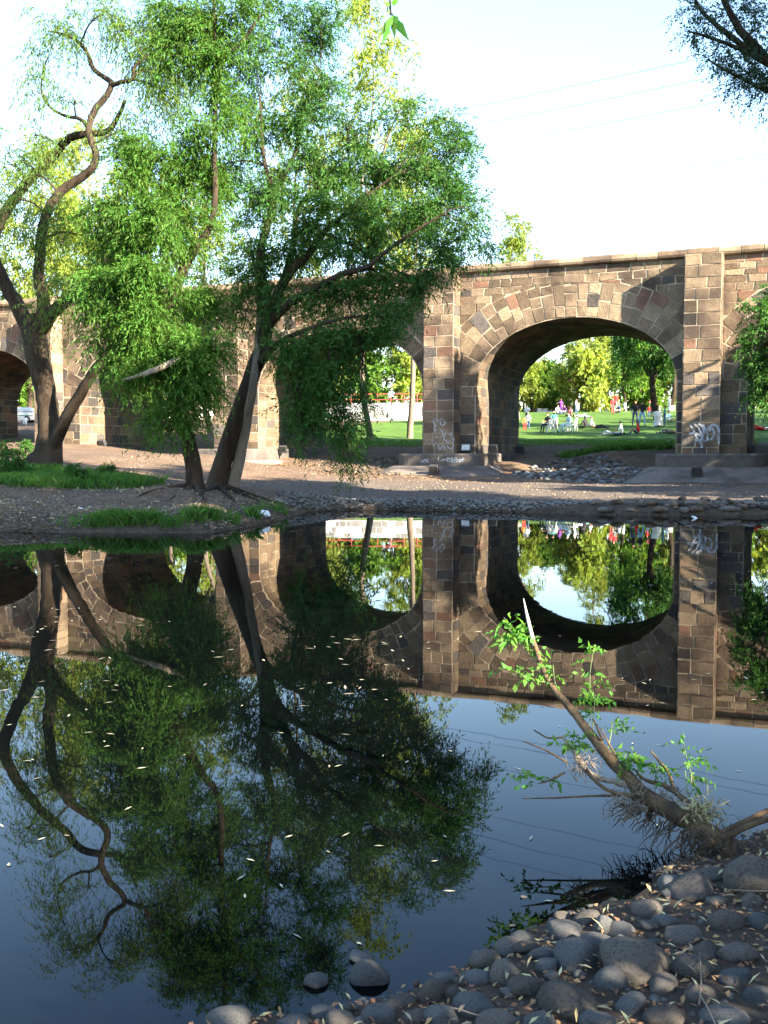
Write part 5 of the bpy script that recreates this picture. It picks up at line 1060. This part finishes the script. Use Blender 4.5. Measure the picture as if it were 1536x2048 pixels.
def scatter_stones(name, pts, size, seed, mats_, flat=.6):
    """many small stones as one mass"""
    rd = np.random.default_rng(seed); bm = bmesh.new(); bmesh.ops.create_icosphere(bm, subdivisions=1, radius=1); base = np.array([tuple(v_.co) for v_ in bm.verts]); fc = np.array([[v_.index for v_ in f.verts] for f in bm.faces]); bm.free()
    n_ = len(pts); s = rd.uniform(size[0], size[1], (n_, 1)) * rd.uniform(.7, 1.3, (n_, 3)); s[:, 2] *= flat
    J = base[None] * (1 + rd.uniform(-.22, .22, (n_, len(base), 1))) * s[:, None, :]; a = rd.uniform(0, 6.28, n_); ca, sa = np.cos(a), np.sin(a)
    X = J[..., 0] * ca[:, None] - J[..., 1] * sa[:, None]; Y_ = J[..., 0] * sa[:, None] + J[..., 1] * ca[:, None]
    V = np.stack([X + pts[:, 0:1], Y_ + pts[:, 1:2], J[..., 2] + pts[:, 2:3] + s[:, 2:3] * .15], -1).reshape(-1, 3)
    F_ = (fc[None] + (np.arange(n_) * len(base))[:, None, None]).reshape(-1, 3)
    me = np_mesh(name, V, F_, mats_, smooth=True); me.polygons.foreach_set('material_index', np.repeat(rd.integers(0, len(mats_), n_), len(fc)).astype(np.int32)); return link(name, me, kind='stuff', label=None)
def region(n_, x0, x1, y0, y1, seed, lo=.0, hi=99, px=False):
    rd = np.random.default_rng(seed); x = rd.uniform(x0, x1, n_ * 3); y = rd.uniform(y0, y1, n_ * 3); d = pond_dist(x, y); ok = (d > lo) & (d < hi); x, y = x[ok][:n_], y[ok][:n_]; return np.stack([x, y, height(x, y)], -1)
scatter_stones('gravel', region(5000, -1.5, 3.4, 1.9, 5.2, 1, lo=-.05) - np.array([0, 0, .006]), (.004, .017), 1, RK + [STONE[0]])
scatter_stones('shore_gravel', region(5200, -3, 18, 26.5, 30.5, 2, lo=-.1, hi=1.6), (.02, .06), 2, [RK[0], RK[1], MATS['plain_dark']])
scatter_stones('channel_rubble', np.array([p for p in region(2600, 4.5, 14, 40, 50, 3) if (p[0] - 9) ** 2 / 9 + (p[1] - 46) ** 2 / 16 < 1]), (.05, .17), 3, [MATS['plain_dark'], STONE[3], RK[0]])
scatter_stones('bank_pebbles', region(2500, -14, -1, 20, 24, 4, lo=-.05, hi=2.2), (.015, .05), 4, [STONE[1], RK[1], STONE[0]])
scatter_stones('arch_rubble', region(700, -5, 3, 47, 56, 6), (.04, .16), 6, [STONE[3], STONE[1]])
scatter_stones('path_pebbles', region(3600, -12, 14, 27, 46, 21, lo=.4), (.012, .045), 21, [STONE[1], RK[1], STONE[0], MATS['plain_dark']])
rc = random.Random(8); GC = 'cobbles along the far waterline'
for i in range(70):
    px = rc.uniform(1310, 1545) if i < 56 else rc.uniform(1150, 1310); py = rc.uniform(998, 1022) - (px - 1536) * .012
    g_ = ground_at(px, py); me = rock_mesh(500 + i % 9, 2) if i < 9 else COB[i % 9]
    if i == 0: COB = []
    if i < 9: me.materials.append([STONE[3], RK[1], STONE[0]][i % 3]); COB.append(me)
    o = link('cobble', me, None, (g_.x, g_.y, g_.z + .03), ['grey', 'dark', 'brown'][i % 3] + ' cobble in the row along the far waterline, ' + ('broad one' if i % 2 else 'small one'), 'stone', GC); s = rc.uniform(.12, .18) if i % 2 else rc.uniform(.06, .11); o.scale = (s * rc.uniform(1, 1.5), s, s * .6); o.rotation_euler.z = rc.uniform(0, 3)
# ---- leaves: on the water, on the near bank, on the far bank
mat('leaf_dry', (.24, .20, .09), (.42, .38, .22), 3, .7, 0, None, .3, tint=True); mat('leaf_floating', (.20, .18, .11), (.36, .35, .26), 3, .5, 0, None, .4, tint=True); mat('leaf_brown', (.16, .09, .045), (.28, .17, .08), 3, .8, 0, None, .2, tint=True)
def flat_leaves(name, pts, LL, LW, material, seed, lift=.004, tilt=.25):
    rd = np.random.default_rng(seed); n_ = len(pts); a = rd.uniform(0, 6.28, n_); d = np.stack([np.cos(a), np.sin(a), rd.normal(0, tilt, n_)], -1); d = unit(d); sd = np.stack([-np.sin(a), np.cos(a), rd.normal(0, tilt, n_)], -1)
    L_ = (LL * rd.uniform(.5, 1.3, n_))[:, None]; W_ = (LW * rd.uniform(.6, 1.3, n_))[:, None]; p = pts + np.array([0, 0, lift]); up = np.array([0, 0, 1]) * (L_ * tilt * .3)
    V = np.stack([p, p + d * L_ * .45 + sd * W_ / 2 + up, p + d * L_, p + d * L_ * .45 - sd * W_ / 2 + up], 1).reshape(-1, 3); V[:, 2] = np.maximum(V[:, 2], np.repeat(pts[:, 2], 4) + .001)
    return link(name, np_mesh(name, V, np.arange(len(V)).reshape(-1, 4), MATS[material], tint=rd.beta(2, 2, n_)), kind='stuff')
rd = np.random.default_rng(5); N = 800
fx = rd.uniform(-9, 9.5, N * 3); fy = 5.0 + rd.gamma(3.2, 2.3, N * 3); fd = pond_dist(fx, fy); cl_ = fnoise(fx * .22, fy * .5, 31, 3) + fnoise(fx * .9, fy * 1.6, 32, 2) * .5
dens = np.where(fx / fy > -.05, 1.0, .55); ok = (fd < -.05) & (cl_ > .05) & (np.abs(fx / fy) < .42) & (rd.random(N * 3) < dens) & (fy > 6.2); fx, fy = fx[ok][:N], fy[ok][:N]
flat_leaves('floating_leaves', np.stack([fx, fy, np.zeros_like(fx)], -1), .075, .017, 'leaf_floating', 6, .003, .05)
p = region(120, -3, 3, 3, 7, 12, lo=-9, hi=-.1); p[:, 2] = 0; flat_leaves('floating_leaf_scraps', p, .05, .012, 'leaf_floating', 7, .003, .05)
flat_leaves('leaf_litter', region(1000, -1.5, 3.4, 1.9, 5.0, 14, lo=.06) + np.array([0, 0, .012]), .045, .009, 'leaf_dry', 8, .008, .35)
flat_leaves('brown_litter', region(7500, -1.5, 3.4, 1.9, 5.0, 15, lo=.03), .028, .012, 'leaf_brown', 9, .006, .4)
flat_leaves('bank_litter', region(3500, -14, 2, 20.2, 27, 16, lo=.05), .12, .03, 'leaf_dry', 10, .01, .3)
flat_leaves('arch_litter', region(900, -6, 3, 44, 56, 17), .2, .07, 'leaf_brown', 11, .02, .3)
# ---- twigs lying on the near bank
mat('twig', (.12, .095, .07), (.21, .17, .13), 12, .85)
for i in range(14):
    q = region(1, .2, 2.6, 2.3, 4.2, 900 + i, lo=.15)[0]; a = rc.uniform(0, 3.1); l = rc.uniform(.06, .16); m = MB(); P = [Vector((math.cos(a) * l * t + rc.uniform(-.006, .006), math.sin(a) * l * t + rc.uniform(-.006, .006), .012 + rc.uniform(0, .006))) for t in (-1, -.4, .2, 1)]; m.tube(P, [.0025, .002, .002, .001], 5)
    o = m.build('twig', MATS['twig'], None, (q[0], q[1], q[2] + .015), label='thin pale twig lying among the near stones', cat='twig', group='twigs on the near bank')
# ---- grass on the left bank
mat('grass_blade', (.04, .11, .018), (.075, .16, .028), 2, .6, 0, None, .3, translucent=(1.8, 1.8, 1), tint=True)
def blades(name, pts, hmin, hmax, wd, seed, lean=.35):
    rd = np.random.default_rng(seed); n_ = len(pts); a = rd.uniform(0, 6.28, n_); h_ = rd.uniform(hmin, hmax, n_)[:, None]; sd = np.stack([np.cos(a), np.sin(a), 0 * a], -1) * wd / 2; tp = np.stack([rd.normal(0, lean, n_), rd.normal(0, lean, n_), np.ones(n_)], -1) * h_
    V = np.stack([pts - sd, pts + sd, pts + tp * .6 + sd * .7, pts + tp * np.array([1.25, 1.25, .95])], 1).reshape(-1, 3)
    return link(name, np_mesh(name, V, np.arange(len(V)).reshape(-1, 4), MATS['grass_blade'], tint=rd.beta(2, 2, n_)), kind='stuff')
rd = np.random.default_rng(77)
def ell_pts(cx, cy, rx, ry, n_):
    a = rd.uniform(0, 6.28, n_); r_ = np.abs(rd.normal(0, .55, n_)) if rx < 1 else np.sqrt(rd.random(n_)) * 1.1
    x, y = cx + np.cos(a) * r_ * rx, cy + np.sin(a) * r_ * ry; ok = pond_dist(x, y) > .02
    if rx > 1: ok &= fnoise(x * .9, y * 1.1, 61, 3) + .25 * (1 - r_) > -.06
    x, y = x[ok], y[ok]; return np.stack([x, y, height(x, y)], -1)
blades('bank_grass', np.concatenate([ell_pts(-12, 28.3, 5.2, 2.7, 14000), ell_pts(-9.5, 28, 2.5, 1.5, 3500), ell_pts(-17, 29.5, 5, 3, 6000)]), .10, .34, .03, 1)
tf = []
for px, py, r_, n_ in ((200, 1050, .22, 420), (225, 1046, .25, 520), (250, 1050, .2, 380), (285, 1046, .25, 520), (305, 1050, .15, 260), (385, 1042, .22, 450), (402, 1034, .2, 380), (427, 1038, .15, 260), (507, 1036, .15, 220), (345, 1054, .3, 120), (470, 1048, .3, 120), (560, 1024, .4, 120), (150, 1052, .5, 80)):
    g_ = ground_at(px, py); tf.append(ell_pts(g_.x, g_.y, r_ * 1.3, r_, n_))
blades('shore_grass', np.concatenate(tf), .08, .30, .018, 2, .35)
tf = [ell_pts(12.6, 51, 2.0, 1.0, 2500), ell_pts(10.2, 51.8, 1.2, .9, 900)]; blades('arch_grass', np.concatenate(tf), .12, .4, .05, 3)
# edge of the lawn under the arches: a rough lip of grass
le = []
for i in range(5200):
    u_ = rc.uniform(-12, 14); v_ = 8.7 + rc.uniform(-.5, 2.8); q = W(u_, v_, 0); le.append((q.x, q.y))
le = np.array(le); blades('lawn_edge', np.stack([le[:, 0], le[:, 1], height(le[:, 0], le[:, 1])], -1), .05, .18, .05, 4)
# leafy weeds beside the great willow
for i, (px, py, s, lb) in enumerate(((15, 925, 1.0, 'tall leafy weed left of the great willow foot'), (45, 915, .8, 'leafy weed against the great willow trunk'), (30, 960, .9, 'bushy weed in the grass before the great willow'), (150, 965, .5, 'low weed in the grass right of the great willow'), (215, 958, .45, 'small weed at the end of the grass patch near the path'))):
    g_ = ground_at(px, py); T = Tree('weed_plant', lb, (g_.x, g_.y, g_.z), 700 + i, leaf='willow_dark', group='weeds by the great willow', cat='plant')
    for j in range(5):
        a = j * 1.3; T.limb([(T.o, .012), (T.o + Vector((math.cos(a) * .25, math.sin(a) * .25, .5)) * s, .008), (T.o + Vector((math.cos(a) * .5, math.sin(a) * .5, .9)) * s, .004)], sides=4)
    T.blob(T.o + Vector((0, 0, .5 * s)), .55 * s, .55 * s, .4 * s, 90, LL=.13, LW=.05, nl=9, ln=.3, nb=8, link_r=.004); T.done()
# white plastic bag at the waterline, small rubbish
mat('plastic_bag', (.62, .68, .78), (.75, .80, .86), 5, .35, .6, 14, .5, bdist=.03)
def scrap(px, py, sx, lb, cat, dz=.03):
    g_ = ground_at(px, py); me = rock_mesh(int(px * 7 + py), 3, 1.1); me.materials.append(MATS['plastic_bag'] if 'white' in lb else RK[0]); o = link('plastic_bag' if cat == 'bag' else 'litter_scrap', me, None, (g_.x, g_.y, g_.z + dz), lb, cat); o.scale = (sx, sx * .6, sx * .38); o.rotation_euler = (.1, .35, .4)
scrap(527, 1033, .17, 'crumpled white plastic bag at the waterline below the mound', 'bag', .06); scrap(162, 1020, .05, 'small white scrap of paper on the left bank', 'litter'); scrap(1390, 1037, .11, 'white scrap floating near the far cobbles', 'litter', .0)
scrap(1048, 1799, .016, 'small grey scrap floating off the near shore', 'litter', .0); scrap(1025, 1857, .014, 'thin grey scrap floating beside the near stones', 'litter', .0)
# ---- the leaning broken trunk
mat('bark_stump', (.085, .055, .03), (.175, .12, .068), 11, .9, .9, 60, .2, stretch=(1, 1, .5), c3=(.05, .036, .024), s3=9, bdist=.02); mat('bare_wood', (.33, .30, .26), (.48, .45, .40), 20, .8, .5, 60, .2, bdist=.006); mat('root_dark', (.05, .038, .028), (.11, .085, .06), 25, .9, .6, 80, .15, bdist=.008)
bg_ = ground_at(1440, 1700); st = root('broken_trunk', (bg_.x, bg_.y, bg_.z), 'leaning broken tree trunk with leafy shoots and bare roots on the near shore', 'tree trunk'); S0 = st.location.copy()
Yb, Yt = bg_.y - .02, bg_.y + .95
TR = [(1047, 1197, 1.6), (1055, 1235, 6.6), (1066, 1280, 9.0), (1087, 1342, 10.7), (1108, 1378, 12.3), (1134, 1408, 14.8), (1181, 1467, 18.9), (1219, 1517, 23.0), (1258, 1556, 27.9), (1289, 1591, 32.8), (1340, 1622, 37.7), (1398, 1653, 39.2), (1435, 1685, 46.2), (1455, 1720, 42.0)]
def yt(py): return Yb + (Yt - Yb) * min(1, max(0, (1690 - py) / 490)) ** 1.0
def tp(px, py, off=0): return at(px, py, yt(py) + off)
def px_tube(m, pts, n=8, off=0, wob=.0, sub=4):
    P, r_ = spline([(tp(x, y, off), w_ * yt(y) / FPX / 2) for x, y, w_ in pts], sub, wob, rc); m.tube(P, r_, n)
m = MB(); px_tube(m, TR[2:], 18, wob=.07, sub=5); m.build('trunk', MATS['bark_stump'], st, (0, 0, 0), smooth=True, rel=S0)
m = MB(); px_tube(m, TR[:3] + [(1070, 1292, 10)], 8, sub=3); m.build('broken_tip', MATS['bare_wood'], st, (0, 0, 0), rel=S0, label='pale splintered barkless tip')
for pts in ([(1262, 1572, 16), (1215, 1560, 13), (1181, 1548, 13), (1160, 1525, 15), (1148, 1505, 11), (1126, 1474, 5)], [(1275, 1592, 12), (1230, 1585, 9), (1200, 1570, 8), (1172, 1540, 8)], [(1398, 1625, 12), (1351, 1585, 11), (1320, 1568, 10), (1290, 1560, 7), (1270, 1540, 4)], [(1348, 1582, 9), (1338, 1548, 7), (1318, 1522, 6), (1301, 1501, 3)],
            [(1245, 1590, 7), (1180, 1592, 5), (1110, 1596, 4), (1045, 1597, 2)], [(1205, 1480, 7), (1193, 1452, 5), (1185, 1438, 3)], [(1255, 1555, 6), (1225, 1500, 4), (1200, 1455, 3)], [(1130, 1545, 5), (1100, 1560, 4), (1075, 1568, 2)], [(1135, 1525, 5), (1090, 1500, 4), (1046, 1483, 2)], [(1126, 1475, 5), (1095, 1475, 4), (1068, 1460, 3)]):
    m = MB(); px_tube(m, pts, 6, off=rc.uniform(-.05, .02), wob=.12); m.build('dead_branch', MATS['deadwood' if len(pts) > 5 else 'bark_stump'], st, (0, 0, 0), smooth=True, rel=S0)
# roots: thick ones to the bank, thin hanging ones
for pts in ([(1440, 1668, 14), (1480, 1648, 12), (1536, 1622, 12), (1600, 1600, 10)], [(1440, 1680, 18), (1490, 1655, 13), (1545, 1635, 14), (1620, 1625, 10)], [(1440, 1690, 30), (1455, 1715, 24), (1450, 1750, 12)], [(1425, 1680, 26), (1395, 1715, 16), (1370, 1740, 6)]):
    m = MB(); px_tube(m, pts, 8, off=-.04, wob=.05); m.build('root', MATS['bark_stump'], st, (0, 0, 0), smooth=True, rel=S0)
for i in range(95):
    t = rc.uniform(0, 1); x = 1250 + 190 * t + rc.uniform(-14, 14); y = 1588 + 95 * t + rc.uniform(0, 16); L_ = rc.uniform(18, 95) * (.45 + .75 * t); dx = rc.uniform(-55, 14)
    pts = [(x, y, 3.4), (x + dx * .3 + rc.uniform(-6, 6), y + L_ * .35, 2.6), (x + dx * .7 + rc.uniform(-8, 8), y + L_ * .7, 2), (x + dx + rc.uniform(-8, 8), y + L_, 1.0)]
    m = MB(); P, r_ = spline([(at(a, b_, yt(y) + rc.uniform(-.03, .05)), w_ * 4 / FPX / 2) for a, b_, w_ in pts], 3, 1.0, rc); P = [Vector((q.x, q.y, max(q.z, -.03))) for q in P]; m.tube(P, r_, 4); m.build('rootlet', MATS['root_dark'], st, (0, 0, 0), rel=S0)
m = MB(); P, r_ = spline([(at(x, y, Yb + .02), .004) for x, y in ((1385, 1660), (1340, 1690), (1312, 1730), (1306, 1760), (1312, 1785))], 5); m.tube(P, r_, 5); m.build('rootlet', MATS['root_dark'], st, (0, 0, 0), rel=S0)
# fibrous root clump and trapped dry litter
me = rock_mesh(77, 4, 1.0); me.materials.append(MATS['root_dark']); o = link('root_clump', me, st, tp(1440, 1700) - S0); o.scale = (.06, .075, .06)
me = rock_mesh(79, 4, .9); me.materials.append(MATS['bark_stump']); o = link('root_clump', me, st, at(1458, 1712, Yb - .06) - S0); o.scale = (.045, .055, .06)
rr = np.random.default_rng(4)
def litter(cx, cy, rx, ry, n_, LL, LW, material, nm, off=-.04):
    P = np.array([tuple(tp(cx + rr.normal(0, rx), cy + rr.normal(0, ry), off + rr.normal(0, .02))) for _ in range(n_)]); D = unit(rr.normal(0, 1, P.shape)); V, F_ = leaf_quads(P, D, .01, 1, LL, LW, 0, rr, .1); V = V - np.array(S0)
    link(nm, np_mesh(nm, V, F_, MATS[material], tint=rr.beta(2, 2, len(F_))), st, (0, 0, 0), kind='stuff')
litter(1398, 1622, 20, 12, 260, .05, .009, 'leaf_dry', 'dry_litter'); litter(1262, 1600, 22, 14, 260, .07, .004, 'twig', 'trapped_twigs', -.01); litter(1165, 1530, 12, 12, 120, .06, .005, 'twig', 'trapped_twigs', -.01); litter(1330, 1592, 30, 8, 120, .06, .005, 'twig', 'trapped_twigs', -.03); litter(1430, 1690, 30, 24, 500, .07, .004, 'root_dark', 'root_fibres', -.05)
def shoot(pts, n_, LL, LW, seed, off=0, tipn=6):
    """green stem with pinnate leaflets"""
    rd = np.random.default_rng(seed); P, r_ = spline([(tp(x, y, off), .0032 - .0006 * i) for i, (x, y) in enumerate(pts)], 6); m = MB(); m.tube(P, [max(.0012, q) for q in r_], 5); s_ = m.build('shoot', MATS['shoot_stem'], st, (0, 0, 0), rel=S0); S, D = [], []
    A_ = np.array([tuple(q) for q in P]); lo = int(len(A_) * .35)
    for k in range(n_):
        i = rd.integers(lo, len(A_)); S.append(A_[i] + rd.normal(0, .004, 3)); d = rd.normal(0, 1, 3); d[2] = abs(d[2]) * .3; D.append(d / np.linalg.norm(d))
    S, D = np.array(S), unit(np.array(D)); V, F_ = leaf_quads(S, D, LL * 2.6, tipn, LL, LW, .35, rd, .25); V = V - np.array(S0)
    link('leaf_spray', np_mesh('leaf_spray', V, F_, LEAF['shoot'], tint=rd.beta(2, 2, len(F_))), s_, (0, 0, 0), kind='stuff')
mat('shoot_stem', (.06, .09, .03), (.10, .13, .05), 10, .6)
shoot([(1090, 1345), (1065, 1315), (1030, 1275), (1008, 1235)], 22, .042, .022, 1, .02); shoot([(1100, 1365), (1075, 1362), (1045, 1350), (1025, 1340)], 9, .04, .022, 2); shoot([(1112, 1380), (1108, 1350), (1106, 1330)], 6, .035, .018, 3); shoot([(1178, 1462), (1182, 1410), (1180, 1350), (1188, 1295)], 16, .036, .016, 4, .03); shoot([(1185, 1465), (1188, 1420), (1190, 1390)], 12, .03, .012, 5)
shoot([(1250, 1550), (1248, 1530), (1252, 1505)], 12, .036, .018, 6, -.02); shoot([(1270, 1560), (1278, 1535), (1280, 1515)], 9, .034, .018, 7, -.02); shoot([(1411, 1620), (1390, 1570), (1372, 1510), (1366, 1462)], 14, .032, .014, 8, -.03); shoot([(1130, 1545), (1100, 1562), (1070, 1556), (1045, 1545)], 8, .036, .018, 9); shoot([(1160, 1510), (1158, 1490), (1156, 1468)], 8, .03, .013, 10)
shoot([(1150, 1500), (1135, 1488), (1122, 1490)], 5, .034, .02, 11); shoot([(1310, 1570), (1312, 1550), (1318, 1530)], 7, .03, .013, 12, -.02); shoot([(1215, 1500), (1222, 1470), (1225, 1445)], 8, .03, .012, 13); shoot([(1400, 1615), (1378, 1590), (1370, 1540)], 4, .03, .012, 14, -.03)
